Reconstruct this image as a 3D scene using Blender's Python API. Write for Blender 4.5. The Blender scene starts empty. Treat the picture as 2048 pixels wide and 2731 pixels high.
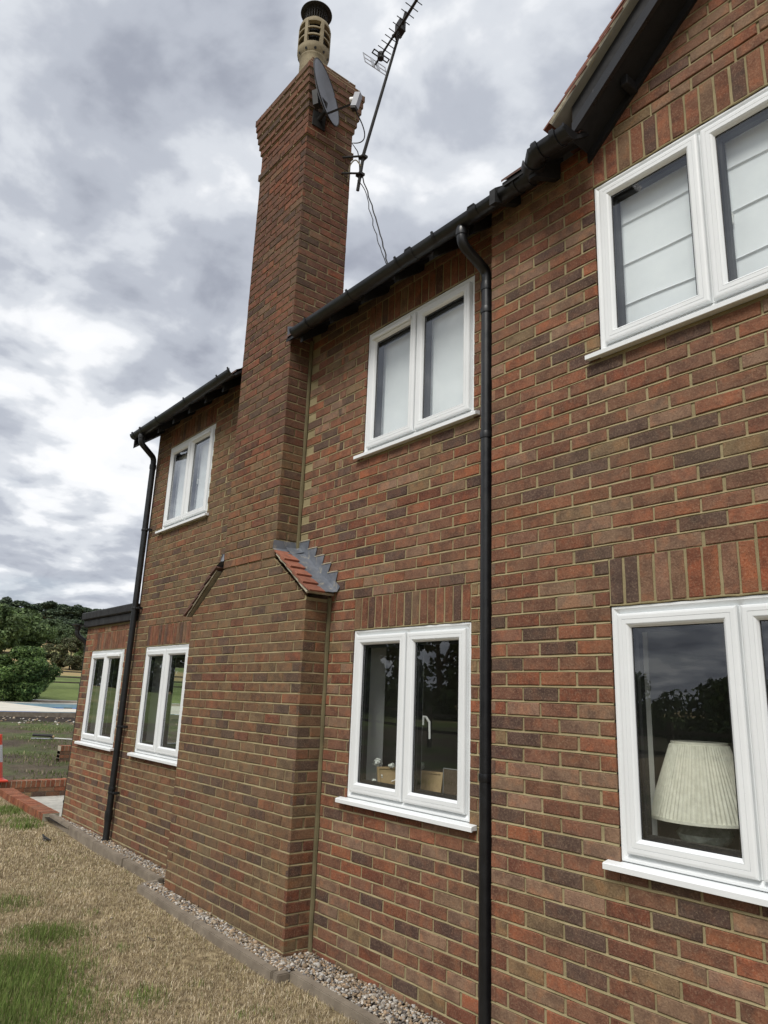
import bpy, bmesh, math, random
import numpy as np
from mathutils import Vector, Matrix

random.seed(7)
rng = np.random.default_rng(7)
S = bpy.context.scene
COL = S.collection

# ------------------------------------------------------------------ camera
F_PX, W_PX, H_PX = 1932.5310668746795, 2048.0, 2731.0
CAM = Vector((2.74642119, -3.12351943, 1.70462008))
RCW = [[0.6340099212914428, 0.7724062565311561, 0.03768281538771177],
       [-0.17092192757113978, 0.1874869643184983, -0.9672819304039544],
       [-0.7541996515375651, 0.606825521119671, 0.25088976172505606]]
cd = bpy.data.cameras.new("camera")
cam = bpy.data.objects.new("camera", cd)
COL.objects.link(cam)
r0, r1, r2 = [Vector(r) for r in RCW]
m = Matrix((r0, -r1, -r2)).transposed()
cam.matrix_world = Matrix.Translation(CAM) @ m.to_4x4()
cd.sensor_fit = 'HORIZONTAL'
cd.sensor_width = 36.0
cd.lens = F_PX / W_PX * 36.0
cd.clip_start = 0.05
cd.clip_end = 3000
S.camera = cam

# ------------------------------------------------------------------ light
SUN_EL, SUN_AZ = math.radians(50), math.radians(292)   # azimuth of the sun, measured from +X towards +Y
sun_dir = Vector((math.cos(SUN_EL) * math.cos(SUN_AZ), math.cos(SUN_EL) * math.sin(SUN_AZ), math.sin(SUN_EL)))
sl = bpy.data.lights.new("sun", 'SUN')
sl.energy = 1.5
sl.angle = math.radians(24)
sl.color = (1.0, 0.96, 0.9)
so = bpy.data.objects.new("sun", sl)
so.rotation_euler = sun_dir.to_track_quat('Z', 'Y').to_euler()
so.location = (0, -10, 20)
COL.objects.link(so)

world = bpy.data.worlds.new("World")
S.world = world
world.use_nodes = True
nt = world.node_tree
nt.nodes.clear()
N = nt.nodes.new
L = nt.links.new


def wmath(op, a, b=None, clamp=False):
    n = N('ShaderNodeMath'); n.operation = op; n.use_clamp = clamp
    for i, v in enumerate((a, b)):
        if v is None: continue
        if hasattr(v, 'links'): L(v, n.inputs[i])
        else: n.inputs[i].default_value = v
    return n.outputs[0]


tc = N('ShaderNodeTexCoord')
sky = N('ShaderNodeTexSky')
sky.sky_type = 'NISHITA'
sky.sun_disc = False
sky.sun_elevation = SUN_EL
sky.sun_rotation = math.pi / 2 - SUN_AZ
sky.altitude = 100
sep = N('ShaderNodeSeparateXYZ'); L(tc.outputs['Generated'], sep.inputs[0])
# the cloud deck is a flat layer seen from below: direction / (height + a little for the earth's curve)
zz = wmath('ADD', wmath('MAXIMUM', sep.outputs[2], 0.0), 0.22)
cx = wmath('DIVIDE', sep.outputs[0], zz)
cy = wmath('DIVIDE', sep.outputs[1], zz)
cmb = N('ShaderNodeCombineXYZ'); L(cx, cmb.inputs[0]); L(cy, cmb.inputs[1]); cmb.inputs[2].default_value = 3.7


def wnoise(scale, detail, rough, dist=0.0, off=(0, 0, 0)):
    mp = N('ShaderNodeMapping'); L(cmb.outputs[0], mp.inputs[0]); mp.inputs['Location'].default_value = off
    n = N('ShaderNodeTexNoise'); n.inputs['Scale'].default_value = scale
    n.inputs['Detail'].default_value = detail; n.inputs['Roughness'].default_value = rough
    n.inputs['Distortion'].default_value = dist
    L(mp.outputs[0], n.inputs['Vector'])
    return n.outputs['Fac']


def wramp(fac, stops, interp='EASE'):
    n = N('ShaderNodeValToRGB'); cr = n.color_ramp; cr.interpolation = interp
    while len(cr.elements) > 1: cr.elements.remove(cr.elements[-1])
    cr.elements[0].position = stops[0][0]; cr.elements[0].color = (*stops[0][1], 1)
    for p, c in stops[1:]:
        e = cr.elements.new(p); e.color = (*c, 1)
    L(fac, n.inputs[0])
    return n.outputs[0]


big = wnoise(1.7, 3.0, 0.5, 0.2, (0.6, 0.2, 0))
mid = wnoise(5.2, 6.0, 0.5, 0.15, (4.1, 7.3, 0))
mixf = wmath('ADD', wmath('MULTIPLY', big, 0.42), wmath('MULTIPLY', mid, 0.58))
cloud = wramp(mixf, [(0.35, (0.33, 0.355, 0.42)), (0.44, (0.46, 0.49, 0.555)), (0.51, (0.64, 0.67, 0.72)),
                     (0.57, (0.86, 0.875, 0.90)), (0.66, (1.0, 1.0, 1.0))])
cover = wramp(wnoise(1.1, 5.0, 0.55, 0.2, (9.0, 2.0, 0)), [(0.30, (0.72, 0.72, 0.72)), (0.48, (1, 1, 1))])
bg1 = N('ShaderNodeBackground'); L(sky.outputs[0], bg1.inputs[0]); bg1.inputs[1].default_value = 0.05
bg2 = N('ShaderNodeBackground'); L(cloud, bg2.inputs[0]); bg2.inputs[1].default_value = 0.56
mx = N('ShaderNodeMixShader'); L(cover, mx.inputs[0]); L(bg1.outputs[0], mx.inputs[1]); L(bg2.outputs[0], mx.inputs[2])
wo = N('ShaderNodeOutputWorld'); L(mx.outputs[0], wo.inputs[0])

S.view_settings.view_transform = 'Standard'
S.view_settings.look = 'None'
S.view_settings.gamma = 1.0
S.view_settings.use_curve_mapping = False
S.view_settings.exposure = 1.0
S.render.engine = 'CYCLES'
S.cycles.use_denoising = True
S.cycles.max_bounces = 8
S.cycles.transparent_max_bounces = 12

# ------------------------------------------------------------------ helpers


class MB:
    """collects vertices, faces and a tone per vertex; build() links them as one mesh object"""

    def __init__(self):
        self.v, self.f, self.c = [], [], []

    def add(self, vs, fs, col=None):
        o = len(self.v)
        self.v += [tuple(p) for p in vs]
        self.f += [tuple(i + o for i in f) for f in fs]
        self.c += [col if col is not None else (1, 1, 1, 1)] * len(vs)

    def box(self, lo, hi, col=None):
        x0, y0, z0 = lo; x1, y1, z1 = hi
        self.add([(x0, y0, z0), (x1, y0, z0), (x1, y1, z0), (x0, y1, z0), (x0, y0, z1), (x1, y0, z1), (x1, y1, z1), (x0, y1, z1)],
                 [(0, 3, 2, 1), (4, 5, 6, 7), (0, 1, 5, 4), (1, 2, 6, 5), (2, 3, 7, 6), (3, 0, 4, 7)], col)

    def bbox(self, lo, hi, b=0.004, col=None):
        """box with chamfered edges"""
        x0, y0, z0 = lo; x1, y1, z1 = hi
        bm = bmesh.new()
        bmesh.ops.create_cube(bm, size=1.0)
        for v in bm.verts:
            v.co = Vector(((x0 + x1) / 2 + v.co.x * (x1 - x0), (y0 + y1) / 2 + v.co.y * (y1 - y0), (z0 + z1) / 2 + v.co.z * (z1 - z0)))
        bmesh.ops.bevel(bm, geom=list(bm.edges), offset=b, segments=1, affect='EDGES')
        bm.verts.index_update()
        self.add([v.co[:] for v in bm.verts], [[v.index for v in f.verts] for f in bm.faces], col)
        bm.free()

    def obox(self, c, ax, ay, az, hx, hy, hz, col=None):
        """oriented box: centre, three unit axes, half sizes"""
        c, ax, ay, az = Vector(c), Vector(ax).normalized(), Vector(ay).normalized(), Vector(az).normalized()
        vs = []
        for sz in (-1, 1):
            for sx, sy in ((-1, -1), (1, -1), (1, 1), (-1, 1)):
                vs.append(c + ax * hx * sx + ay * hy * sy + az * hz * sz)
        self.add(vs, [(0, 3, 2, 1), (4, 5, 6, 7), (0, 1, 5, 4), (1, 2, 6, 5), (2, 3, 7, 6), (3, 0, 4, 7)], col)

    def tube(self, pts, r, n=12, cap=True, col=None):
        pts = [Vector(p) for p in pts]
        rs = r if isinstance(r, (list, tuple)) else [r] * len(pts)
        vs, fs = [], []
        up = None
        for i, p in enumerate(pts):
            if i == 0: d = pts[1] - p
            elif i == len(pts) - 1: d = p - pts[i - 1]
            else: d = (pts[i + 1] - p).normalized() + (p - pts[i - 1]).normalized()
            d.normalize()
            if up is None:
                a = Vector((0, 0, 1)) if abs(d.z) < 0.9 else Vector((1, 0, 0))
                up = (a - d * a.dot(d)).normalized()
            else:
                up = (up - d * up.dot(d)).normalized()
            s = d.cross(up)
            for k in range(n):
                t = 2 * math.pi * k / n
                vs.append(p + (up * math.cos(t) + s * math.sin(t)) * rs[i])
        for i in range(len(pts) - 1):
            for k in range(n):
                k2 = (k + 1) % n
                fs.append((i * n + k, i * n + k2, (i + 1) * n + k2, (i + 1) * n + k))
        if cap:
            fs.append(tuple(range(n - 1, -1, -1)))
            fs.append(tuple((len(pts) - 1) * n + k for k in range(n)))
        self.add(vs, fs, col)

    def lathe(self, prof, c=(0, 0), n=32, col=None, closed=False):
        """profile of (radius, z) turned round a vertical axis at c"""
        vs, fs = [], []
        for r, z in prof:
            for k in range(n):
                t = 2 * math.pi * k / n
                vs.append((c[0] + r * math.cos(t), c[1] + r * math.sin(t), z))
        k_n = len(prof)
        for i in range(k_n if closed else k_n - 1):
            j = (i + 1) % k_n
            for k in range(n):
                k2 = (k + 1) % n
                fs.append((i * n + k, i * n + k2, j * n + k2, j * n + k))
        self.add(vs, fs, col)

    def prism(self, poly, d, col=None):
        """3-D polygon extruded by vector d"""
        d = Vector(d); n = len(poly)
        a = [Vector(p) for p in poly]
        self.add(a + [p + d for p in a],
                 [tuple(range(n - 1, -1, -1)), tuple(range(n, 2 * n))] + [(i, (i + 1) % n, n + (i + 1) % n, n + i) for i in range(n)], col)

    def sweep_rect(self, x0, x1, z0, z1, prof):
        """mitred frame: profile of (inset, y) swept round a rectangle in the XZ plane"""
        vs, fs = [], []
        for ins, y in prof:
            vs += [(x0 + ins, y, z0 + ins), (x1 - ins, y, z0 + ins), (x1 - ins, y, z1 - ins), (x0 + ins, y, z1 - ins)]
        for i in range(len(prof) - 1):
            for k in range(4):
                k2 = (k + 1) % 4
                fs.append((i * 4 + k, i * 4 + k2, (i + 1) * 4 + k2, (i + 1) * 4 + k))
        self.add(vs, fs)

    def build(self, name, mat, parent=None, smooth=False, kind=None, label=None, tone=False, fixn=True, origin=None):
        me = bpy.data.meshes.new(name)
        vs = self.v
        if origin is not None:
            vs = [(p[0] - origin[0], p[1] - origin[1], p[2] - origin[2]) for p in vs]
        me.from_pydata(vs, [], self.f)
        if fixn:
            bm = bmesh.new(); bm.from_mesh(me)
            bmesh.ops.recalc_face_normals(bm, faces=bm.faces)
            bm.to_mesh(me); bm.free()
        if tone:
            a = me.color_attributes.new('tone', 'FLOAT_COLOR', 'POINT')
            a.data.foreach_set('color', np.array(self.c, dtype=np.float32).ravel())
        if smooth:
            me.polygons.foreach_set('use_smooth', [True] * len(me.polygons))
            if smooth != 'all':
                me.set_sharp_from_angle(angle=math.radians(35))
        me.materials.append(mat)
        o = bpy.data.objects.new(name, me)
        COL.objects.link(o)
        if origin is not None: o.location = origin
        if parent is not None: o.parent = parent
        if kind: o['kind'] = kind
        if label: o['label'] = label
        return o


def np_mesh(name, V, F, C, mat, parent=None, kind=None, smooth=False):
    """fast mesh from numpy arrays; F is an (n,3) or (n,4) array, C a colour per vertex"""
    me = bpy.data.meshes.new(name)
    k = F.shape[1]
    me.vertices.add(len(V)); me.vertices.foreach_set('co', V.astype(np.float32).ravel())
    me.loops.add(F.size); me.loops.foreach_set('vertex_index', F.astype(np.int32).ravel())
    me.polygons.add(len(F)); me.polygons.foreach_set('loop_start', np.arange(0, F.size, k, dtype=np.int32))
    me.update(calc_edges=True)
    if C is not None:
        a = me.color_attributes.new('tone', 'FLOAT_COLOR', 'POINT')
        cc = np.ones((len(V), 4), np.float32); cc[:, :C.shape[1]] = C
        a.data.foreach_set('color', cc.ravel())
    if smooth: me.polygons.foreach_set('use_smooth', [True] * len(F))
    me.validate()
    me.materials.append(mat)
    o = bpy.data.objects.new(name, me); COL.objects.link(o)
    if parent: o.parent = parent
    if kind: o['kind'] = kind
    return o


def tag(o, label, cat=None, group=None, kind=None):
    o['label'] = label
    if cat: o['category'] = cat
    if group: o['group'] = group
    if kind: o['kind'] = kind
    return o


def thing(name, label, cat, loc=(0, 0, 0), rz=0.0, group=None):
    o = bpy.data.objects.new(name, None)
    o.empty_display_size = 0.2
    COL.objects.link(o)
    o.location = loc; o.rotation_euler = (0, 0, rz)
    return tag(o, label, cat, group)


def part(name, parent, loc=(0, 0, 0), label=None):
    o = bpy.data.objects.new(name, None)
    o.empty_display_size = 0.1
    COL.objects.link(o); o.location = loc; o.parent = parent
    if label: o['label'] = label
    return o


def copy_tree(o, parent=None):
    c = o.copy(); COL.objects.link(c)
    if parent is not None: c.parent = parent
    for ch in list(o.children): copy_tree(ch, c)
    return c


# ------------------------------------------------------------------ materials


class NB:
    def __init__(self, name):
        self.m = bpy.data.materials.new(name); self.m.use_nodes = True
        self.t = self.m.node_tree; self.t.nodes.clear()
        self.out = self.n('ShaderNodeOutputMaterial')
        self.b = self.n('ShaderNodeBsdfPrincipled')
        self.l(self.b.outputs[0], self.out.inputs[0])
        self._pos = None

    def n(self, k): return self.t.nodes.new(k)

    def l(self, a, b): self.t.links.new(a, b)

    def pos(self):
        if self._pos is None:
            self._pos = self.n('ShaderNodeNewGeometry').outputs['Position']
        return self._pos

    def noise(self, scale, detail=3.0, rough=0.5, vec=None, stretch=None, dist=0.0):
        t = self.n('ShaderNodeTexNoise')
        t.inputs['Scale'].default_value = scale; t.inputs['Detail'].default_value = detail
        t.inputs['Roughness'].default_value = rough; t.inputs['Distortion'].default_value = dist
        v = vec or self.pos()
        if stretch:
            mp = self.n('ShaderNodeMapping'); self.l(v, mp.inputs[0]); mp.inputs['Scale'].default_value = stretch
            v = mp.outputs[0]
        self.l(v, t.inputs['Vector'])
        return t.outputs['Fac']

    def ramp(self, fac, stops, interp='LINEAR'):
        r = self.n('ShaderNodeValToRGB'); cr = r.color_ramp; cr.interpolation = interp
        while len(cr.elements) > 1: cr.elements.remove(cr.elements[-1])
        def c4(c): return (c, c, c, 1) if isinstance(c, (int, float)) else (*c, 1)
        cr.elements[0].position = stops[0][0]; cr.elements[0].color = c4(stops[0][1])
        for p, c in stops[1:]:
            cr.elements.new(p).color = c4(c)
        self.l(fac, r.inputs[0])
        return r.outputs[0]

    def mix(self, fac, a, b, mode='MIX'):
        x = self.n('ShaderNodeMix'); x.data_type = 'RGBA'; x.blend_type = mode
        for s, v in ((x.inputs['Factor'], fac), (x.inputs['A'], a), (x.inputs['B'], b)):
            if hasattr(v, 'links'): self.l(v, s)
            elif isinstance(v, (int, float)):
                s.default_value = v if s.type == 'VALUE' else (v, v, v, 1)
            else: s.default_value = (*v, 1)
        # socket lookup by identifier, the names repeat per data type
        return x.outputs['Result'] if x.outputs['Result'].type == 'RGBA' else x.outputs[2]

    def math(self, op, a, b=0.0, clamp=False):
        x = self.n('ShaderNodeMath'); x.operation = op; x.use_clamp = clamp
        for i, v in enumerate((a, b)):
            if hasattr(v, 'links'): self.l(v, x.inputs[i])
            else: x.inputs[i].default_value = v
        return x.outputs[0]

    def attr(self, name='tone'):
        a = self.n('ShaderNodeAttribute'); a.attribute_name = name
        return a.outputs['Color']

    def attr_alpha(self, name='tone'):
        a = self.n('ShaderNodeAttribute'); a.attribute_name = name
        return a.outputs['Alpha']

    def bump(self, h, strength=0.5, dist=0.002):
        b = self.n('ShaderNodeBump'); b.inputs['Strength'].default_value = strength
        b.inputs['Distance'].default_value = dist
        self.l(h, b.inputs['Height']); self.l(b.outputs[0], self.b.inputs['Normal'])

    def set(self, col=None, rough=0.6, metal=0.0, spec=None):
        if col is not None:
            if hasattr(col, 'links'): self.l(col, self.b.inputs['Base Color'])
            else: self.b.inputs['Base Color'].default_value = (*col, 1)
        if hasattr(rough, 'links'): self.l(rough, self.b.inputs['Roughness'])
        else: self.b.inputs['Roughness'].default_value = rough
        self.b.inputs['Metallic'].default_value = metal
        if spec is not None: self.b.inputs['Specular IOR Level'].default_value = spec
        return self.m


def fix_mix():
    # ShaderNodeMix has one socket set per data type; NB.mix must use the colour set
    def mix(self, fac, a, b, mode='MIX'):
        x = self.n('ShaderNodeMix'); x.data_type = 'RGBA'; x.blend_type = mode
        ins = {s.identifier: s for s in x.inputs}
        for key, v in (('Factor_Float', fac), ('A_Color', a), ('B_Color', b)):
            s = ins[key]
            if hasattr(v, 'links'): self.l(v, s)
            elif key == 'Factor_Float': s.default_value = v
            elif isinstance(v, (int, float)): s.default_value = (v, v, v, 1)
            else: s.default_value = (*v, 1)
        return next(s for s in x.outputs if s.identifier == 'Result_Color')
    NB.mix = mix


fix_mix()
M = {}


def mat_brick():
    n = NB('brick')
    tone = n.attr()
    # each brick's own random offset, so that blotches do not run on across the joints
    at = n.n('ShaderNodeAttribute'); at.attribute_name = 'tone'
    off = n.n('ShaderNodeVectorMath'); off.operation = 'SCALE'; off.inputs[0].default_value = (37.0, 19.0, 53.0)
    n.l(at.outputs['Alpha'], off.inputs['Scale'])
    add = n.n('ShaderNodeVectorMath'); add.operation = 'ADD'
    n.l(n.pos(), add.inputs[0]); n.l(off.outputs[0], add.inputs[1])
    v = add.outputs[0]
    tone = n.mix(1.0, tone, (0.76, 0.70, 0.58), 'MULTIPLY')
    blotch = n.noise(11.0, 3.0, 0.6, v)
    col = n.mix(n.ramp(blotch, [(0.42, 0.0), (0.62, 0.85)]), tone, n.mix(1.0, tone, (0.60, 0.56, 0.60), 'MULTIPLY'))
    warm = n.noise(13.0, 2.0, 0.5, v)
    col = n.mix(n.ramp(warm, [(0.50, 0.0), (0.66, 0.75)]), col, n.mix(1.0, tone, (1.28, 1.06, 0.92), 'MULTIPLY'))
    # sanded face: pale grains and dark pits, coarse and fine
    grain = n.noise(105.0, 3.0, 0.72, v)
    col = n.mix(n.ramp(grain, [(0.50, 0.0), (0.66, 0.60)]), col, n.mix(0.5, n.mix(1.0, col, (1.5, 1.42, 1.3), 'MULTIPLY'), (0.33, 0.25, 0.17)))
    dark = n.noise(120.0, 3.0, 0.7, v)
    col = n.mix(n.ramp(dark, [(0.52, 0.0), (0.66, 0.65)]), col, n.mix(1.0, col, (0.48, 0.44, 0.45), 'MULTIPLY'))
    chips = n.noise(30.0, 5.0, 0.62, v)
    col = n.mix(n.ramp(chips, [(0.73, 0.0), (0.76, 0.7)]), col, (0.48, 0.27, 0.19))
    # weather film: grime in wide soft areas
    film = n.noise(0.9, 4.0, 0.6)
    col = n.mix(n.ramp(film, [(0.42, 0.0), (0.70, 0.30)]), col, (0.15, 0.12, 0.08))
    h = n.math('ADD', n.math('MULTIPLY', grain, 0.8), n.noise(45.0, 4.0, 0.65, v))
    n.bump(h, 0.7, 0.004)
    return n.set(col, 0.92, spec=0.25)


def mat_mortar():
    n = NB('mortar')
    a = n.noise(5.0, 4.0, 0.6)
    col = n.ramp(a, [(0.30, (0.225, 0.185, 0.098)), (0.70, (0.37, 0.31, 0.178))])
    g = n.noise(240.0, 2.0, 0.6)
    col = n.mix(n.ramp(g, [(0.35, 0.30), (0.6, 0.0)]), col, (0.26, 0.225, 0.14))
    n.bump(n.math('ADD', n.noise(420.0, 2.0, 0.6), n.noise(70.0, 3.0, 0.6)), 0.6, 0.003)
    return n.set(col, 0.95, spec=0.2)


def mat_upvc():
    n = NB('white_upvc')
    a = n.noise(2.2, 5.0, 0.6)
    col = n.ramp(a, [(0.35, (0.72, 0.745, 0.75)), (0.7, (0.78, 0.805, 0.81))])
    d = n.noise(95.0, 4.0, 0.7)
    col = n.mix(n.ramp(d, [(0.66, 0.0), (0.76, 0.5)]), col, (0.42, 0.40, 0.34))
    n.bump(n.noise(18.0, 2.0, 0.5), 0.05, 0.002)
    return n.set(col, 0.38)


def mat_black(name, rough, base=(0.012, 0.013, 0.015), dust=0.5):
    n = NB(name)
    a = n.noise(3.5, 5.0, 0.65, None, (1, 1, 0.25))
    col = n.mix(n.ramp(a, [(0.46, 0.0), (0.75, dust)]), base, (0.075, 0.075, 0.07))
    s = n.noise(34.0, 5.0, 0.75)
    col = n.mix(n.ramp(s, [(0.71, 0.0), (0.78, dust)]), col, (0.22, 0.22, 0.2))
    rr = n.ramp(n.noise(11.0, 4.0, 0.6), [(0.35, rough), (0.7, min(1, rough + 0.25))])
    n.bump(n.noise(28.0, 3.0, 0.6), 0.08, 0.002)
    return n.set(col, rr)


def mat_gloss_wood():
    n = NB('black_gloss_paint')
    g = n.noise(9.0, 5.0, 0.6, None, (1.0, 1.0, 1.0))
    st = n.noise(120.0, 3.0, 0.6, None, (0.12, 1.0, 0.12))
    peel = n.noise(30.0, 5.0, 0.7, None, (0.3, 1.0, 0.3))
    col = n.mix(n.ramp(peel, [(0.66, 0.0), (0.70, 0.85)]), (0.007, 0.007, 0.008), (0.07, 0.07, 0.07))
    n.bump(n.math('ADD', st, n.math('MULTIPLY', g, 0.5)), 0.25, 0.003)
    return n.set(col, n.ramp(g, [(0.3, 0.22), (0.7, 0.42)]))


def mat_lead():
    n = NB('lead')
    a = n.noise(7.0, 5.0, 0.65)
    col = n.ramp(a, [(0.3, (0.10, 0.115, 0.14)), (0.65, (0.20, 0.215, 0.24))])
    b = n.noise(16.0, 5.0, 0.7, None, (1.0, 1.0, 0.35))
    col = n.mix(n.ramp(b, [(0.56, 0.0), (0.70, 0.8)]), col, (0.42, 0.38, 0.28))
    n.bump(n.noise(24.0, 3.0, 0.55), 0.3, 0.006)
    return n.set(col, 0.55, 0.25)


def mat_tile():
    n = NB('clay_tile')
    a = n.noise(18.0, 4.0, 0.6)
    tone = n.attr()
    col = n.mix(1.0, tone, n.ramp(a, [(0.3, 0.65), (0.7, 1.15)]), 'MULTIPLY')
    b = n.noise(55.0, 4.0, 0.7)
    col = n.mix(n.ramp(b, [(0.62, 0.0), (0.74, 0.7)]), col, (0.42, 0.38, 0.30))
    n.bump(n.noise(90.0, 3.0, 0.6), 0.3, 0.003)
    return n.set(col, 0.85)


def mat_plain(name, c0, c1, scale=6.0, rough=0.7, bump=0.2, bscale=40.0, spec=None, metal=0.0, bd=0.003):
    n = NB(name)
    col = n.ramp(n.noise(scale, 5.0, 0.62), [(0.3, c0), (0.7, c1)])
    if bump: n.bump(n.noise(bscale, 4.0, 0.6), bump, bd)
    return n.set(col, rough, metal, spec)


def mat_tone(name, rough=0.8, nscale=20.0, lo=0.75, hi=1.2, bump=0.15, bscale=60.0, trans=0.0, spec=None):
    n = NB(name)
    col = n.mix(1.0, n.attr(), n.ramp(n.noise(nscale, 4.0, 0.6), [(0.3, lo), (0.7, hi)]), 'MULTIPLY')
    if bump: n.bump(n.noise(bscale, 3.0, 0.6), bump, 0.003)
    m_ = n.set(col, rough, spec=spec)
    if trans:
        tr = n.n('ShaderNodeBsdfTranslucent'); n.l(col, tr.inputs[0])
        ms = n.n('ShaderNodeMixShader'); ms.inputs[0].default_value = trans
        n.l(n.b.outputs[0], ms.inputs[1]); n.l(tr.outputs[0], ms.inputs[2]); n.l(ms.outputs[0], n.out.inputs[0])
    return m_


def mat_glass():
    n = NB('window_glass')
    n.t.nodes.remove(n.b)
    # Schlick's curve from the facing angle, alike from both sides; double glazing has four surfaces
    lw = n.n('ShaderNodeLayerWeight'); lw.inputs['Blend'].default_value = 0.5
    sch = n.math('ADD', n.math('MULTIPLY', n.math('POWER', lw.outputs['Facing'], 5.0), 0.957), 0.043)
    fac = n.math('MULTIPLY', sch, 2.4, True)
    tr = n.n('ShaderNodeBsdfTransparent'); tr.inputs[0].default_value = (0.92, 0.95, 0.94, 1)
    gl = n.n('ShaderNodeBsdfGlossy'); gl.inputs['Roughness'].default_value = 0.0
    gl.inputs[0].default_value = (0.95, 0.97, 1.0, 1)
    bp = n.n('ShaderNodeBump'); bp.inputs['Strength'].default_value = 0.012; bp.inputs['Distance'].default_value = 0.02
    n.l(n.noise(1.6, 2.0, 0.4), bp.inputs['Height']); n.l(bp.outputs[0], gl.inputs['Normal'])
    ms = n.n('ShaderNodeMixShader'); n.l(fac, ms.inputs[0]); n.l(tr.outputs[0], ms.inputs[1]); n.l(gl.outputs[0], ms.inputs[2])
    n.l(ms.outputs[0], n.out.inputs[0])
    return n.m


def mat_ground(name, stops, scale, stops2=None, scale2=1.0, f2=(0.45, 0.6), bump=0.6, bscale=45.0, bd=0.02):
    n = NB(name)
    col = n.ramp(n.noise(scale, 6.0, 0.65), stops)
    if stops2:
        col = n.mix(n.ramp(n.noise(scale2, 5.0, 0.6), [(f2[0], 0.0), (f2[1], 1.0)]), col, n.ramp(n.noise(scale * 1.3, 6.0, 0.65), stops2))
    n.bump(n.noise(bscale, 5.0, 0.65), bump, bd)
    return n.set(col, 0.95, spec=0.2)


M['brick'] = mat_brick()
M['mortar'] = mat_mortar()
M['upvc'] = mat_upvc()
M['old_mortar'] = mat_plain('olive_mortar', (0.095, 0.08, 0.04), (0.16, 0.135, 0.07), 6.0, 0.95, 0.5, 80.0)
M['pvc_black'] = mat_black('black_pvc', 0.28, (0.006, 0.0065, 0.008), 0.22)
M['iron_black'] = mat_black('black_painted_pipe', 0.34, (0.007, 0.008, 0.009), 0.4)
M['paint_black'] = mat_black('black_stained_timber', 0.6, (0.006, 0.006, 0.007), 0.12)
M['gloss'] = mat_gloss_wood()
M['lead'] = mat_lead()
M['tile'] = mat_tile()
M['glass'] = mat_glass()
M['gasket'] = mat_plain('black_rubber', (0.008, 0.008, 0.009), (0.016, 0.016, 0.018), 20, 0.6, 0)
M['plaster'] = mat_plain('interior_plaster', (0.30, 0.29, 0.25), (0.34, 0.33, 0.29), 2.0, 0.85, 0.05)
M['reveal'] = mat_plain('painted_reveal', (0.70, 0.70, 0.69), (0.76, 0.76, 0.75), 3.0, 0.7, 0.05)
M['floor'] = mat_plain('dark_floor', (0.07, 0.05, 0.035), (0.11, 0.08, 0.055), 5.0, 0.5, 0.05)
M['blind'] = mat_plain('blind_fabric', (0.82, 0.84, 0.87), (0.88, 0.90, 0.92), 7.0, 0.9, 0.15, 300.0)
M['buff_clay'] = mat_plain('buff_clay', (0.15, 0.12, 0.07), (0.31, 0.26, 0.165), 9.0, 0.85, 0.3, 60.0)
M['cement'] = mat_plain('cement_bedding', (0.26, 0.235, 0.17), (0.46, 0.42, 0.32), 14.0, 0.95, 0.6, 60.0, bd=0.006)
M['board_grey'] = mat_plain('undercloak_board', (0.20, 0.20, 0.18), (0.30, 0.295, 0.26), 6.0, 0.9, 0.1)
M['concrete'] = mat_plain('concrete_edging', (0.145, 0.118, 0.088), (0.25, 0.21, 0.16), 7.0, 0.95, 0.4, 90.0)
M['metal_grey'] = mat_plain('grey_metal', (0.10, 0.105, 0.11), (0.17, 0.175, 0.18), 14.0, 0.5, 0.05, metal=0.4)
M['alu'] = mat_plain('aluminium', (0.42, 0.43, 0.44), (0.55, 0.56, 0.57), 14.0, 0.4, 0.05, metal=0.7)
M['lnb'] = mat_plain('grey_plastic', (0.22, 0.235, 0.27), (0.30, 0.315, 0.35), 10.0, 0.45, 0.03)
M['white_plastic'] = mat_plain('white_plastic', (0.70, 0.70, 0.68), (0.78, 0.78, 0.76), 10.0, 0.4, 0.03)
M['dish'] = mat_plain('dish_grey', (0.115, 0.125, 0.145), (0.17, 0.18, 0.205), 10.0, 0.42, 0.03)
M['pebble'] = mat_tone('pebble', 0.75, 70.0, 0.75, 1.2, 0.2, 120.0)
M['grass'] = mat_tone('grass_blade', 0.75, 3.0, 0.8, 1.15, 0, trans=0.25, spec=0.25)
M['leaf'] = mat_tone('leaf', 0.6, 0.6, 0.95, 1.65, 0, trans=0.22, spec=0.3)
M['bark'] = mat_plain('bark', (0.05, 0.04, 0.03), (0.11, 0.09, 0.065), 8.0, 0.95, 0.6, 25.0, bd=0.02)
M['rail'] = mat_plain('weathered_rail', (0.05, 0.04, 0.03), (0.10, 0.085, 0.065), 6.0, 0.9, 0.4, 30.0)
M['slab'] = mat_tone('stone_paving', 0.85, 8.0, 0.8, 1.15, 0.3, 50.0)
M['red_plastic'] = mat_plain('orange_red_plastic', (0.52, 0.045, 0.02), (0.62, 0.06, 0.025), 5.0, 0.42, 0.05)
M['pool_blue'] = mat_plain('blue_mosaic', (0.03, 0.11, 0.34), (0.07, 0.22, 0.55), 9.0, 0.3, 0.1)
M['pool_liner'] = mat_plain('pale_teal_liner', (0.26, 0.38, 0.42), (0.34, 0.46, 0.50), 2.0, 0.4, 0.05)
M['coping'] = mat_plain('pale_coping', (0.48, 0.45, 0.38), (0.62, 0.585, 0.51), 1.6, 0.85, 0.2)
M['wood_light'] = mat_plain('light_wood', (0.32, 0.22, 0.11), (0.45, 0.32, 0.17), 9.0, 0.55, 0.1)
M['petal'] = mat_plain('white_petals', (0.62, 0.64, 0.58), (0.8, 0.82, 0.78), 60.0, 0.8, 0.2)
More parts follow.
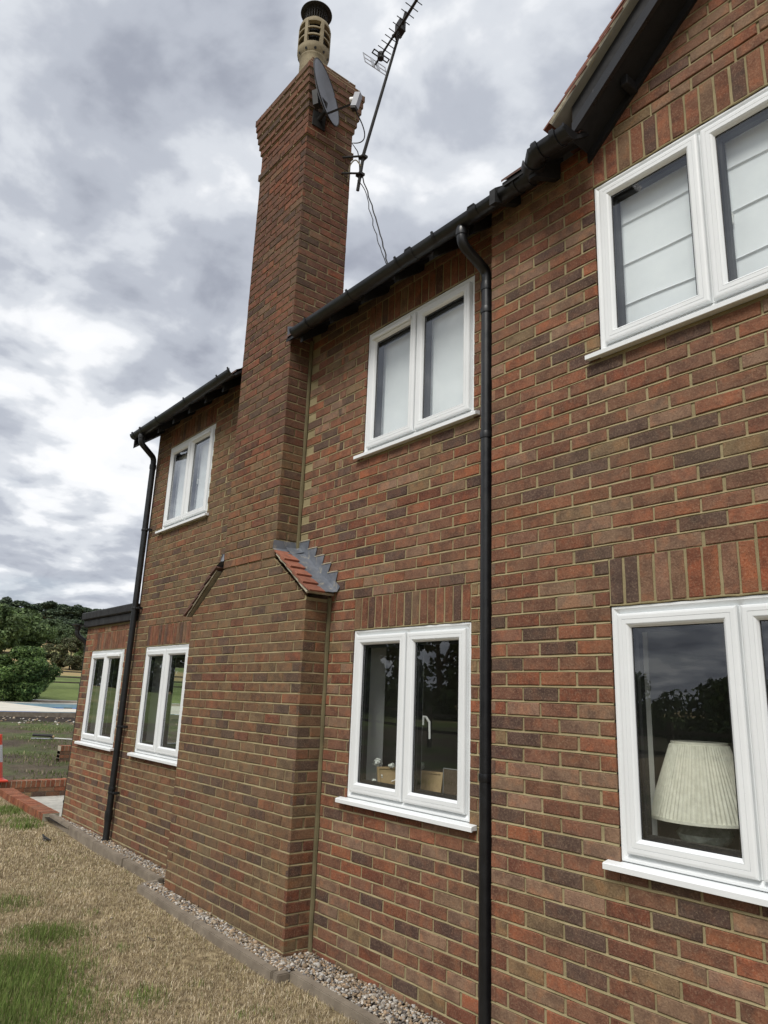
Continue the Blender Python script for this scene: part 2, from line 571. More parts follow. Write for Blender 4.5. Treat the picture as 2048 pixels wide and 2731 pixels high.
M['ceramic'] = mat_plain('glazed_ceramic', (0.10, 0.12, 0.10), (0.36, 0.40, 0.36), 14.0, 0.12, 0.0)
M['soot'] = mat_plain('soot_black', (0.010, 0.010, 0.010), (0.03, 0.03, 0.028), 10.0, 0.7, 0.2)
n_ = NB('pleated_fabric')
M['shade'] = n_.set(n_.ramp(n_.noise(38.0, 3.0, 0.6), [(0.3, (0.60, 0.58, 0.48)), (0.7, (0.76, 0.74, 0.63))]), 0.9)
n_ = NB('pool_water')
M['water'] = n_.set((0.05, 0.20, 0.28), 0.05)
M['lawn'] = mat_ground('dry_lawn', [(0.28, (0.07, 0.052, 0.030)), (0.48, (0.20, 0.155, 0.09)), (0.66, (0.36, 0.29, 0.175))], 16.0,
                       [(0.3, (0.12, 0.115, 0.055)), (0.65, (0.22, 0.20, 0.10))], 0.55, (0.56, 0.68))
M['patchy'] = mat_ground('patchy_lawn', [(0.3, (0.055, 0.072, 0.026)), (0.65, (0.12, 0.145, 0.055))], 1.2,
                         [(0.3, (0.06, 0.046, 0.034)), (0.65, (0.13, 0.105, 0.072))], 0.42, (0.40, 0.52), 1.0, 9.0, 0.10)
M['soil'] = mat_ground('dark_soil', [(0.3, (0.014, 0.011, 0.009)), (0.62, (0.045, 0.035, 0.027)), (0.78, (0.11, 0.09, 0.07))], 3.0, bump=1.0, bscale=9.0, bd=0.08)
M['gravel_far'] = mat_ground('gravel_strip', [(0.3, (0.16, 0.13, 0.095)), (0.7, (0.38, 0.32, 0.25))], 4.0)
M['meadow'] = mat_ground('meadow_grass', [(0.3, (0.075, 0.10, 0.028)), (0.7, (0.15, 0.19, 0.06))], 0.35,
                         [(0.3, (0.20, 0.18, 0.08)), (0.7, (0.32, 0.28, 0.14))], 0.09, (0.56, 0.66), 0.5, 3.0, 0.1)
M['stubble'] = mat_ground('stubble_field', [(0.3, (0.24, 0.175, 0.08)), (0.7, (0.36, 0.275, 0.135))], 0.05,
                          [(0.3, (0.10, 0.13, 0.04)), (0.7, (0.19, 0.22, 0.075))], 0.008, (0.55, 0.60), 0.5, 1.0, 0.2)

# ------------------------------------------------------------------ brickwork
PAL = [((0.245, 0.128, 0.096), .40), ((0.31, 0.135, 0.088), .17), ((0.135, 0.088, 0.082), .13), ((0.30, 0.20, 0.158), .15),
       ((0.26, 0.19, 0.125), .05), ((0.225, 0.095, 0.068), .10)]
PAL_OLD = [((0.215, 0.132, 0.088), .46), ((0.255, 0.125, 0.080), .12), ((0.135, 0.092, 0.080), .14), ((0.215, 0.155, 0.103), .22), ((0.20, 0.088, 0.064), .06)]
PAL_STACK = [((0.165, 0.082, 0.064), .56), ((0.21, 0.090, 0.062), .2), ((0.105, 0.066, 0.058), .17), ((0.18, 0.115, 0.085), .07)]
PAL_SOLDIER = [((0.24, 0.108, 0.076), .55), ((0.275, 0.125, 0.084), .2), ((0.12, 0.074, 0.068), .12), ((0.24, 0.155, 0.112), .13)]
PAL_NEW = [((0.36, 0.140, 0.085), .6), ((0.30, 0.105, 0.065), .25), ((0.40, 0.19, 0.125), .15)]
PAL_EXT = [((0.255, 0.130, 0.092), .36), ((0.32, 0.135, 0.085), .22), ((0.145, 0.098, 0.09), .14), ((0.32, 0.25, 0.17), .14), ((0.30, 0.19, 0.14), .14)]


def pick(pal):
    r = random.random() * sum(w for _, w in pal)
    for c, w in pal:
        r -= w
        if r <= 0: break
    k = random.uniform(0.86, 1.14)
    return (c[0] * k * random.uniform(.96, 1.04), c[1] * k, c[2] * k * random.uniform(.96, 1.04), random.random() * 10)


def clip_poly(poly, a, b, c):
    """keep the side a*u + b*v <= c of a convex polygon"""
    out = []
    n = len(poly)
    for i in range(n):
        p, q = poly[i], poly[(i + 1) % n]
        dp, dq = a * p[0] + b * p[1] - c, a * q[0] + b * q[1] - c
        if dp <= 0: out.append(p)
        if (dp < 0 < dq) or (dq < 0 < dp):
            t = dp / (dp - dq)
            out.append((p[0] + (q[0] - p[0]) * t, p[1] + (q[1] - p[1]) * t))
    return out


def cut_rect(rects, hole):
    """subtract a rectangle from a list of rectangles (u0,u1,v0,v1)"""
    h0, h1, g0, g1 = hole
    out = []
    for (u0, u1, v0, v1) in rects:
        if h1 <= u0 or h0 >= u1 or g1 <= v0 or g0 >= v1:
            out.append((u0, u1, v0, v1)); continue
        if h0 > u0: out.append((u0, h0, v0, v1))
        if h1 < u1: out.append((h1, u1, v0, v1))
        a, b = max(u0, h0), min(u1, h1)
        if g0 > v0: out.append((a, b, v0, g0))
        if g1 < v1: out.append((a, b, g1, v1))
    return out


BRICKS = []   # (owner key, mesh data, size in the picture)


def brick_size(center, nrm, area):
    d = Vector(center) - CAM
    c = [r.dot(d) for r in (r0, r1, r2)]
    if c[2] < 0.2: return 0.0
    u, v = W_PX / 2 + F_PX * c[0] / c[2], H_PX / 2 + F_PX * c[1] / c[2]
    if not (-20 < u < W_PX + 20 and -20 < v < H_PX + 20): return 0.0
    dist = d.length
    cosn = -d.normalized().dot(nrm)
    return max(0.0, cosn) * area / dist ** 2


def add_brick(owner, poly, org, U, V, Nn, tone, rough_edges=False, depth=0.03, proud=0.0):
    """poly: 2-D polygon in the (U, V) face; a brick with a worn arris standing 'proud' of the face"""
    if len(poly) < 3: return
    area = 0.5 * abs(sum(poly[i][0] * poly[(i + 1) % len(poly)][1] - poly[(i + 1) % len(poly)][0] * poly[i][1] for i in range(len(poly))))
    if area < 0.0003: return
    cu = sum(p[0] for p in poly) / len(poly); cv = sum(p[1] for p in poly) / len(poly)
    ring = []
    n0 = len(poly)
    for i in range(n0):
        p, q = poly[i], poly[(i + 1) % n0]
        ln = math.hypot(q[0] - p[0], q[1] - p[1])
        k = max(1, min(5, int(ln / 0.045))) if rough_edges else 1
        for j in range(k):
            t = j / k
            a = 0.0014 if rough_edges else 0.0008
            ring.append((p[0] + (q[0] - p[0]) * t + random.uniform(-a, a), p[1] + (q[1] - p[1]) * t + random.uniform(-a, a)))
    n = len(ring)
    org, U, V, Nn = Vector(org), Vector(U), Vector(V), Vector(Nn)
    tu, tv = random.uniform(-.006, .006), random.uniform(-.014, .014)
    pr = proud + random.uniform(-.0012, .0016)
    b = 0.0032
    vs = []
    for (u, v) in ring: vs.append(org + U * u + V * v - Nn * depth)
    for (u, v) in ring: vs.append(org + U * u + V * v + Nn * (pr - b * random.uniform(.6, 1.3)))
    for (u, v) in ring:
        du, dv = u - cu, v - cv
        ln = math.hypot(du, dv) + 1e-9
        su = math.copysign(min(b, abs(du) * .4), du); sv = math.copysign(min(b, abs(dv) * .4), dv)
        vs.append(org + U * (u - su) + V * (v - sv) + Nn * (pr + tu * du + tv * dv))
    fs = []
    for r in (0, 1):
        for i in range(n):
            j = (i + 1) % n
            fs.append((r * n + i, r * n + j, (r + 1) * n + j, (r + 1) * n + i))
    fs.append(tuple(range(2 * n, 3 * n)))
    ctr = org + U * cu + V * cv
    BRICKS.append((owner, vs, fs, tone, brick_size(ctr, Nn, area), ctr))


CO = 0.075    # one course


def course_bricks(owner, org, U, Nn, u0, u1, z0, z1, holes=(), pal=PAL, shift=0.0, clips=(), half_start=None, rough=False, joints=None, proud=0.0):
    """stretcher bond on a vertical face; z0, z1 in whole courses; holes (u0,u1,z0,z1); clips (a,b,c) half planes"""
    V = Vector((0, 0, 1))
    n0, n1 = int(round(z0 / CO)), int(round(z1 / CO))
    for n in range(n0, n1):
        a, b = n * CO + 0.0066, (n + 1) * CO - 0.0066
        wob = random.uniform(-.0012, .0012)
        a += wob; b += wob
        even = (n % 2 == 0)
        if half_start is not None:
            u = u0 - (0.0 if (even != half_start) else 0.1125) + 0.0
            first = True
        else:
            u = u0 - 0.225 + (0.0 if even else 0.1125) + shift
            first = False
        while u < u1:
            e = u + 0.212 + random.uniform(-.004, .004)
            s = u + random.uniform(-.002, .002)
            s2, e2 = max(s, u0), min(e, u1)
            u += 0.225
            if e2 - s2 < 0.02: continue
            rects = [(s2, e2, a, b)]
            for h in holes: rects = cut_rect(rects, h)
            for (p0, p1, q0, q1) in rects:
                if p1 - p0 < 0.018 or q1 - q0 < 0.012: continue
                poly = [(p0, q0), (p1, q0), (p1, q1), (p0, q1)]
                for c in clips: poly = clip_poly(poly, *c)
                if len(poly) >= 3:
                    add_brick(owner, poly, org, U, V, Nn, pick(pal), rough, proud=proud)
        if joints is not None and n > n0:
            rects = [(u0, u1, n * CO - 0.0072, n * CO + 0.0072)]
            for h in holes: rects = cut_rect(rects, h)
            for (p0, p1, q0, q1) in rects:
                if q1 - q0 < 0.008 or p1 - p0 < 0.02: continue
                poly = [(p0, q0), (p1, q0)]
                pc = [(p0, q0), (p1, q0), (p1, q1), (p0, q1)]
                for c in clips: pc = clip_poly(pc, *c)
                if len(pc) < 3: continue
                p0, p1 = min(p[0] for p in pc), max(p[0] for p in pc)
                # weathered bed joint: deeper at the top, flush at the bottom, wandering a little
                k = max(1, int((p1 - p0) / 0.09))
                O, UU, NN = Vector(org), Vector(U), Vector(Nn)
                vs = []
                for i in range(k + 1):
                    uu = p0 + (p1 - p0) * i / k
                    w1, w2, w3 = random.uniform(-.0012, .0012), random.uniform(-.0016, .0016), random.uniform(-.001, .001)
                    vs.append(O + UU * uu + V * (q1 + w1) - NN * (0.0070 - proud))
                    vs.append(O + UU * uu + V * (q0 + 0.0035 + w2) - NN * (0.0008 + w3 - proud))
                    vs.append(O + UU * uu + V * (q0 - 0.0005 + w2) - NN * (0.0045 - proud))
                fs = []
                for i in range(k):
                    for j in (0, 1):
                        fs.append((i * 3 + j, i * 3 + j + 1, i * 3 + j + 4, i * 3 + j + 3))
                joints.add(vs, fs)


def soldiers(owner, org, U, Nn, u0, u1, z0, n=None, pal=PAL_SOLDIER, rough=False, h=0.216):
    n = n or int(round((u1 - u0) / 0.0765))
    w = (u1 - u0) / n
    for i in range(n):
        a = u0 + i * w + 0.0066; b = u0 + (i + 1) * w - 0.0066
        k = random.uniform(-.002, .002)
        add_brick(owner, [(a + k, z0 + random.uniform(-.002, .002)), (b + k, z0 + random.uniform(-.002, .002)), (b + k, z0 + h), (a + k, z0 + h)], org, U, (0, 0, 1), Nn, pick(pal), rough)


def sheet(mb, org, U, u0, u1, z0, z1, holes=(), back=0.0, Nn=(0, -1, 0)):
    rects = [(u0, u1, z0, z1)]
    for h in holes: rects = cut_rect(rects, h)
    O, UU, NN = Vector(org), Vector(U), Vector(Nn)
    for (p0, p1, q0, q1) in rects:
        vs = [O + UU * p + Vector((0, 0, q)) - NN * back for p, q in ((p0, q0), (p1, q0), (p1, q1), (p0, q1))]
        mb.add(vs, [(0, 1, 2, 3)])


# ------------------------------------------------------------------ ground heights


def interp(x, pts):
    if x <= pts[0][0]: return pts[0][1]
    for (a, b), (c, d) in zip(pts, pts[1:]):
        if x <= c: return b + (d - b) * (x - a) / (c - a)
    return pts[-1][1]


FAR = [(10.9, .10), (13, .14), (15, .20), (18.5, .42), (22.8, .58), (25.5, .66), (41, .80), (43, .95), (48, 1.6), (60, 2.4), (80, 3.5), (120, 6.5), (180, 11),
       (250, 18), (320, 25), (420, 29), (1500, 30)]


def G(x, y):
    """ground height"""
    if x < -10.8: z = interp(-x, FAR)
    else: z = interp(-x, [(-20, 0.0), (1.5, 0.0), (4.0, 0.05), (7.5, 0.055), (10.8, 0.06)])
    if x < -20 and y < 0:                       # the rise dies away towards the south
        t = min(1.0, -y / 45.0); t = t * t * (3 - 2 * t)
        z = z * (1 - t) + (0.45 + min(-x, 400) * .004) * t
    if y < -4: z = z + min(-4 - y, 60) * 0.010 * (1.0 if x > -14 else 0.0)
    return z


# ------------------------------------------------------------------ the house
house = thing('brick_house', 'long red brick house with white windows, black gutters and a tall front chimney', 'house', (0, 0, 0))
P_W = 0.124                    # the gabled part stands this far in front
ZLH, ZLS, ZUH, ZUS = 2.1725, 1.065, 4.494, 3.498
XW = (0.757, 2.533)
WIN = {'lm': (-1.423, -0.279), 'um': (-1.4145, -0.270), 'ul': (-5.213, -4.057), 'll': (-5.252, -4.10), 'ex': (-7.083, -5.919)}
SL = 0.034                     # height of the sill below the frame


def hole(x, lower):
    return (x[0] - .004, x[1] + .004, (ZLS if lower else ZUS) - SL, (ZLH if lower else ZUH) + .008)


def sol_hole(x, lower):
    z = (ZLH if lower else ZUH) + .004
    return (x[0] - .004, x[1] + .004, z, z + 0.2265)


joints = {}
mort = {}
for k in ('main', 'gable', 'extension', 'chimney'):
    joints[k] = MB(); mort[k] = MB()
FR = ((0, 0, 0), (1, 0, 0), (0, -1, 0))
# main wall
mh = [hole(WIN['lm'], 1), hole(WIN['um'], 0), hole(WIN['ul'], 0), hole(WIN['ll'], 1)]
ms_ = [sol_hole(WIN['lm'], 1), sol_hole(WIN['um'], 0), sol_hole(WIN['ul'], 0), sol_hole(WIN['ll'], 1)]
BR = (-3.67, -1.745)            # chimney breast
ST = (-3.12, -2.243)            # chimney stack
TRAP = [(0.3505, 0.9366, 0), ]
course_bricks('main', *FR, BR[1] + .012, 0.02, -0.15, 4.80, mh + ms_, PAL, 0.06, joints=joints['main'], rough=True)
course_bricks('main', *FR, ST[1] + .012, BR[1] + .012, 2.40, 4.80, mh + ms_, PAL, 0.06 + 0.225 * 3 - (BR[1] - ST[1]), joints=joints['main'], rough=True)
course_bricks('main', *FR, -5.6, BR[0], -0.075, 4.80, mh + ms_, PAL_OLD, 0.0, half_start=True, joints=joints['main'])
course_bricks('main', *FR, BR[0], ST[0], 2.325, 4.80, mh + ms_, PAL_OLD, 0.04, joints=joints['main'])
for k, lo in (('lm', 1), ('um', 0), ('ul', 0), ('ll', 1)):
    soldiers('main', *FR, WIN[k][0], WIN[k][1], (ZLH if lo else ZUH) + .011, 15, PAL_SOLDIER, rough=(k in ('lm', 'um')))
sheet(mort['main'], (0, 0, 0), (1, 0, 0), -5.6, 0.0, -0.3, 4.82, mh, 0.006)
# the gable end of the main range (faces west), plain
sheet(mort['main'], (-5.6, 0, 0), (0, 1, 0), 0.0, 6.5, 2.4, 4.82, (), -0.003, (-1, 0, 0))
# mortar fillets down the two inside corners beside the chimney
fil = MB()
for xx, za, zb in ((BR[1], -0.1, 2.43), (ST[1], 2.78, 4.74)):
    k = int((zb - za) / 0.12)
    pts = [(xx + .012 + random.uniform(-.002, .002), -.008 + random.uniform(-.002, .002), za + (zb - za) * i / k) for i in range(k + 1)]
    fil.tube(pts, [0.017 * random.uniform(.85, 1.15) for _ in pts], 8)

# projecting gabled wall
FG = ((0, -P_W, 0), (1, 0, 0), (0, -1, 0))
gh = [hole(XW, 1), hole(XW, 0)]
gs = [sol_hole(XW, 1), sol_hole(XW, 0)]
RX, TANP = 1.645, math.tan(math.radians(40))
ZR = 4.796 + TANP * (RX - .843)                 # underside of the soffit at the ridge
gclip = [(-TANP, 1, ZR - TANP * RX + .02), (TANP, 1, ZR + TANP * RX + .02)]
course_bricks('gable', *FG, 0.0, 4.6, -0.15, 4.80, gh + gs, PAL, 0, half_start=True, joints=joints['gable'], rough=True)
course_bricks('gable', *FG, 0.0, 4.6, 4.80, 5.55, gs, PAL, 0, half_start=True, joints=joints['gable'], rough=True, clips=gclip)
soldiers('gable', *FG, XW[0], XW[1], ZLH + .011, 23, [((0.28, 0.10, 0.064), .6), ((0.32, 0.13, 0.082), .15), ((0.12, 0.08, 0.078), .05), ((0.27, 0.155, 0.12), .15)], rough=True)
soldiers('gable', *FG, XW[0], XW[1], ZUH + .011, 23, rough=True)
sheet(mort['gable'], (0, -P_W, 0), (1, 0, 0), 0.0, 4.6, -0.3, 4.80, gh, 0.006)
g_ = [(RX - (ZR - 4.80) / TANP - .02, 4.80), (RX + (ZR - 4.80) / TANP + .02, 4.80), (RX, ZR + .02)]
mort['gable'].add([(a, -P_W + .009, b) for a, b in g_], [(0, 1, 2)])
# its narrow return, facing left beside the downpipe
course_bricks('gable', (0, 0, 0), (0, -1, 0), (-1, 0, 0), 0.0, P_W, -0.15, 4.80, (), PAL, 0, half_start=False, joints=joints['gable'])
sheet(mort['gable'], (0, 0, 0), (0, -1, 0), 0.0, P_W - .009, -0.3, 4.8, (), 0.008, (-1, 0, 0))

# single-storey extension
eh = [hole(WIN['ex'], 1)]; es = [sol_hole(WIN['ex'], 1)]
course_bricks('extension', (0, .004, 0), (1, 0, 0), (0, -1, 0), -7.37, -5.6, -0.075, 2.475, eh + es, PAL_EXT, 0, half_start=False, joints=joints['extension'])
soldiers('extension', (0, .004, 0), (1, 0, 0), (0, -1, 0), WIN['ex'][0], WIN['ex'][1], ZLH + .011, 15)
sheet(mort['extension'], (0, .004, 0), (1, 0, 0), -7.37, -5.6, -0.3, 2.5, eh, 0.006)
EXW = (0.75, 2.35, 0.95, 2.1)                  # garden window in its west wall
sheet(mort['extension'], (-7.37, 0, 0), (0, 1, 0), 0.004, 5.0, -0.3, 2.5, [EXW], -0.003, (-1, 0, 0))

# chimney: breast
YF = -0.215
FB = ((0, YF, 0), (1, 0, 0), (0, -1, 0))
tclip = []
for (xa, za), (xb, zb) in (((BR[1], 2.425), (ST[1], 2.76)), ((ST[0], 2.76), (BR[0], 2.385))):
    a, b = -(zb - za), (xb - xa)
    c = a * xa + b * za
    if a * (-2.7) + b * 0.0 > c: a, b, c = -a, -b, -c
    tclip.append((a, b, c))
course_bricks('chimney', *FB, BR[0], BR[1], -0.075, 2.775, (), PAL_OLD, 0, half_start=True, joints=joints['chimney'], clips=tclip, rough=True)
mort['chimney'].add([(x, YF + .006, z) for x, z in ((BR[0], -.3), (BR[1], -.3), (BR[1], 2.42), (ST[1], 2.77), (ST[0], 2.77), (BR[0], 2.38))], [(0, 1, 2, 3, 4, 5)])


def side_bricks(owner, X, Nx, y0, y1, z0, z1, pal, joints_mb, flip=False, proud=0.0):
    course_bricks(owner, (X, 0, 0), (0, 1, 0), (Nx, 0, 0), y0, y1, z0, z1, (), pal, 0, half_start=flip, joints=joints_mb, rough=True, proud=proud)


side_bricks('chimney', BR[1], 1, YF, -.006, -0.075, 2.40, PAL_OLD, joints['chimney'], False)
sheet(mort['chimney'], (BR[1], 0, 0), (0, 1, 0), YF + .009, 0.0, -.3, 2.42, (), 0.009, (1, 0, 0))
sheet(mort['chimney'], (BR[0], 0, 0), (0, 1, 0), YF + .009, 0.0, -.3, 2.38, (), 0.009, (-1, 0, 0))
course_bricks('chimney', (BR[0], 0, 0), (0, 1, 0), (-1, 0, 0), YF, 0.0, -0.075, 2.325, (), PAL_OLD, 0, half_start=False)

# chimney: stack, course by course, with its oversailing courses
OV = {91: .016, 95: .015, 96: .030, 97: .044, 98: .056, 99: .066, 100: .076, 101: .038, 102: .002}
YB = 0.303
for n in range(37, 103):
    o = OV.get(n, 0.0)
    z0, z1 = n * CO, (n + 1) * CO
    pal = PAL_STACK if n > 58 else (PAL_OLD if n < 50 else PAL_STACK)
    xa, xb, ya, yb = ST[0] - o, ST[1] + o, YF - o, (YB + o if n >= 62 else -.006)
    hs = True
    for (org, U, Nn, u0, u1, hs_) in (((0, ya, 0), (1, 0, 0), (0, -1, 0), xa, xb, True), ((xb, 0, 0), (0, 1, 0), (1, 0, 0), ya, yb, False),
                                      ((0, yb, 0), (-1, 0, 0), (0, 1, 0), -xb, -xa, True), ((xa, 0, 0), (0, -1, 0), (-1, 0, 0), -yb, -ya, False)):
        if n < 62 and Nn[1] > 0: continue
        course_bricks('chimney', org, U, Nn, u0, u1, z0, z1, (), pal, 0, half_start=hs_, rough=n < 80)
        O, UU, NN = Vector(org), Vector(U), Vector(Nn)
        # bed joint above this course
        zt = z1
        vs = [O + UU * u0 + Vector((0, 0, zt + .006)) - NN * .007, O + UU * u1 + Vector((0, 0, zt + .006)) - NN * .007,
              O + UU * u1 + Vector((0, 0, zt - .004)) - NN * .0015, O + UU * u0 + Vector((0, 0, zt - .004)) - NN * .0015,
              O + UU * u1 + Vector((0, 0, zt - .006)) - NN * .006, O + UU * u0 + Vector((0, 0, zt - .006)) - NN * .006]
        joints['chimney'].add(vs, [(0, 1, 2, 3), (3, 2, 4, 5)])
    mort['chimney'].box((xa + .009, ya + .009, z0), (xb - .009, (yb - .009) if n >= 62 else .05, z1 - .0004 + (0.0 if n < 102 else -.006)))

# walls as parts of the house; the bricks hang under them
WALL = {}
for k, nm, lab in (('main', 'wall', 'long recessed brick wall of the main range'), ('gable', 'wall', 'projecting brick wall under the small gable'),
                   ('extension', 'wall', 'brick wall of the low flat-roofed extension'), ('chimney', 'chimney', 'tall brick chimney with stepped breast and oversailing top')):
    mb = mort[k]
    mb.add(joints[k].v, joints[k].f)
    WALL[k] = mb.build(nm, M['mortar'], house, label=lab, fixn=(k == 'chimney' and False))
fil.build('mortar_fillet', M['old_mortar'], WALL['chimney'], smooth=True)
BRICKS.sort(key=lambda b: -b[4])
rest = {k: MB() for k in WALL}
for i, (own, vs, fs, tone, size, ctr) in enumerate(BRICKS):
    if i < 300 and size > 0:
        mb = MB(); mb.add(vs, fs, tone)
        mb.build('brick', M['brick'], WALL[own], tone=True, fixn=False, origin=tuple(ctr))
    else:
        rest[own].add(vs, fs, tone)
for k, mb in rest.items():
    mb.build('brickwork', M['brick'], WALL[k], tone=True, kind='stuff', fixn=False)


# ------------------------------------------------------------------ windows


def make_window(x, lower, yf, lights, label, vent=None, handle=None, room=None, deep=.30):
    x0, x1 = x
    z0, z1 = (ZLS, ZLH) if lower else (ZUS, ZUH)
    y = yf + .012
    fr = MB()
    fr.sweep_rect(x0, x1, z0, z1, [(0.0, y + .07), (0.0, y - .001), (0.003, y - .004), (0.012, y - .004), (0.034, y + .012), (0.042, y + .012), (0.042, y + .07), (0.0, y + .07)])
    w = (x1 - x0 - 2 * .034) / lights
    for i in range(1, lights):
        xm = x0 + .034 + i * w
        fr.box((xm - .03, y + .010, z0 + .036), (xm + .03, y + .068, z1 - .036))
    win = fr.build('window', M['upvc'], house, label=label)
    for i in range(lights):
        a = x0 + .034 + i * w + (.008 if i > 0 else .001)
        b = x0 + .034 + (i + 1) * w - (.008 if i < lights - 1 else .001)
        za, zb = z0 + .036, z1 - .037
        s = MB()
        s.sweep_rect(a, b, za, zb, [(0.0, y + .011), (0.0, y - .012), (.004, y - .018), (.012, y - .020), (.026, y - .020), (.0275, y - .017), (.0285, y - .020), (.047, y - .020),
                                    (.0485, y - .017), (.0495, y - .020), (.057, y - .014), (.064, y - .002), (.064, y + .004)])
        s.build('sash', M['upvc'], win)
        gk = MB()
        gk.sweep_rect(a, b, za, zb, [(.064, y + .004), (.068, y + .0045), (.068, y + .026), (.082, y + .026), (.082, y + .060)])
        gk.build('gasket', M['gasket'], win)
        p = MB()
        p.add([(a + .06, y + .0055, za + .06), (b - .06, y + .0055, za + .06), (b - .06, y + .0055, zb - .06), (a + .06, y + .0055, zb - .06)], [(0, 1, 2, 3)])
        p.build('pane', M['glass'], win, fixn=False)
        # white inner edge of the sash, seen through the glass
        rv = MB()
        rv.sweep_rect(a, b, za, zb, [(.058, y + .030), (.078, y + .030), (.078, y + .066), (.0, y + .066)])
        rv.build('inner_frame', M['upvc'], win)
        if vent == i:
            v = MB()
            v.bbox((a + .035, y - .036, zb - .046), (b - .045, y - .020, zb - .018), .004)
            v.bbox((b - .060, y - .040, zb - .050), (b - .040, y - .020, zb - .014), .003)
            v.build('trickle_vent', M['upvc'], win)
        if handle == i:
            h = MB()
            zc = (z0 + z1) / 2 - .03
            hx = a + .070
            h.bbox((hx - .010, y + .066, zc - .03), (hx + .012, y + .08, zc + .03), .003)
            h.tube([(hx, y + .078, zc + .02), (hx + .004, y + .10, zc + .02), (hx + .02, y + .115, zc - .01), (hx + .022, y + .118, zc - .11)], [.010, .009, .008, .007], 8)
            h.build('handle', M['white_plastic'], win)
    s = MB()
    sx0, sx1 = x0 - .062, x1 + .062
    prof = [(y + .06, z0 - .002), (y + .002, z0 - .002), (yf - .040, z0 - .012), (yf - .045, z0 - .016), (yf - .045, z0 - .038), (yf - .040, z0 - .040), (yf - .034, z0 - .032), (y + .06, z0 - .032)]
    # the projecting nose runs past the reveals, the part behind the face stays between them
    nose = [(yf - .002, z0 - .0045)] + prof[2:7] + [(yf - .002, z0 - .032)]
    s.prism([(x0 + .001, a, b) for a, b in [(y + .06, z0 - .0025), (yf - .0022, z0 - .0045), (yf - .0022, z0 - .032), (y + .06, z0 - .032)]], (x1 - x0 - .002, 0, 0))
    s.prism([(sx0, a, b) for a, b in nose], (sx1 - sx0, 0, 0))
    s.build('sill', M['upvc'], win)
    # painted reveals and inner sill of the wall thickness
    r = MB()
    r.sweep_rect(x0, x1, z0, z1, [(0.004, y + .069), (0.004, yf + deep)])
    r.build('reveal', M['reveal'], win, fixn=False)
    # crumbly bedding over the head
    m_ = MB()
    k = int((x1 - x0) / .05)
    pts = [(x0 + (x1 - x0) * i / k, yf + .006 + random.uniform(-.003, .003), z1 + .007 + random.uniform(-.002, .002)) for i in range(k + 1)]
    m_.tube(pts, [.0062 * random.uniform(.6, 1.2) for _ in pts], 6)
    m_.build('head_bedding', M['mortar'], win)
    return win


make_window(WIN['lm'], 1, 0.0, 2, 'ground floor casement right of the chimney, frames and flowers on its inner sill', handle=1)
make_window(WIN['um'], 0, 0.0, 2, 'upper casement between chimney and right downpipe', vent=0)
make_window(WIN['ul'], 0, 0.0, 2, 'small looking upper casement left of the chimney', vent=1, handle=1)
make_window(WIN['ll'], 1, 0.0, 2, 'ground floor casement partly hidden behind the chimney breast')
make_window(WIN['ex'], 1, .004, 2, 'casement in the flat-roofed extension', vent=1)
make_window(XW, 1, -P_W, 3, 'ground floor casement of the gabled wall with a lamp behind it')
make_window(XW, 0, -P_W, 3, 'upper casement under the gable with white blinds', handle=1)


def room(x0, x1, y0, y1, z0, z1, holes, name='interior', west=None, mat='plaster'):
    """a room behind the front wall: walls, ceiling, with the window holes left open"""
    mb = MB()
    sheet(mb, (0, y0, 0), (1, 0, 0), x0, x1, z0, z1, holes)
    sheet(mb, (0, y1, 0), (1, 0, 0), x0, x1, z0, z1)
    sheet(mb, (x0, 0, 0), (0, 1, 0), y0, y1, z0, z1, [west] if west else ())
    sheet(mb, (x1, 0, 0), (0, 1, 0), y0, y1, z0, z1)
    mb.add([(x0, y0, z1), (x1, y0, z1), (x1, y1, z1), (x0, y1, z1)], [(0, 1, 2, 3)])
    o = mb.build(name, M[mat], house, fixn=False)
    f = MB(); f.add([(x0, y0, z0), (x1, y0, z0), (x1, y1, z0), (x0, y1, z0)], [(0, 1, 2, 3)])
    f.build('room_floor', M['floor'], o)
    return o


def wh(x, lower): return (x[0] + .004, x[1] - .004, (ZLS if lower else ZUS) + .004, (ZLH if lower else ZUH) - .004)


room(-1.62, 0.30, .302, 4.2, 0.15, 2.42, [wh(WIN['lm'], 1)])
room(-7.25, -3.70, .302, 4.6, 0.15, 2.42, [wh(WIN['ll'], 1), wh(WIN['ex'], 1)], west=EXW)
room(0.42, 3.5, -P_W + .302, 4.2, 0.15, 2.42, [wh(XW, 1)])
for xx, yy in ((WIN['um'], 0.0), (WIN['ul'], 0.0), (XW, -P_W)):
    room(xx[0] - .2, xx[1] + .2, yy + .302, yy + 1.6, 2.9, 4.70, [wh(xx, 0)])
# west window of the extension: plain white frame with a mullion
ww = MB()
for (a, b, c, d) in ((EXW[0], EXW[1], EXW[2], EXW[2] + .06), (EXW[0], EXW[1], EXW[3] - .06, EXW[3]), (EXW[0], EXW[0] + .06, EXW[2] + .06, EXW[3] - .06), (EXW[1] - .06, EXW[1], EXW[2] + .06, EXW[3] - .06),
                     (1.52, 1.58, EXW[2] + .06, EXW[3] - .06)):
    ww.box((-7.37, a, c), (-7.26, b, d))
wwo = ww.build('window', M['upvc'], house, label='garden window in the far end of the extension')
p = MB(); p.add([(-7.32, EXW[0], EXW[2]), (-7.32, EXW[1], EXW[2]), (-7.32, EXW[1], EXW[3]), (-7.32, EXW[0], EXW[3])], [(0, 1, 2, 3)])
p.build('pane', M['glass'], wwo)

# ------------------------------------------------------------------ roofs
# main roof: courses of tiles as one stepped sheet
TP = math.tan(math.radians(38))


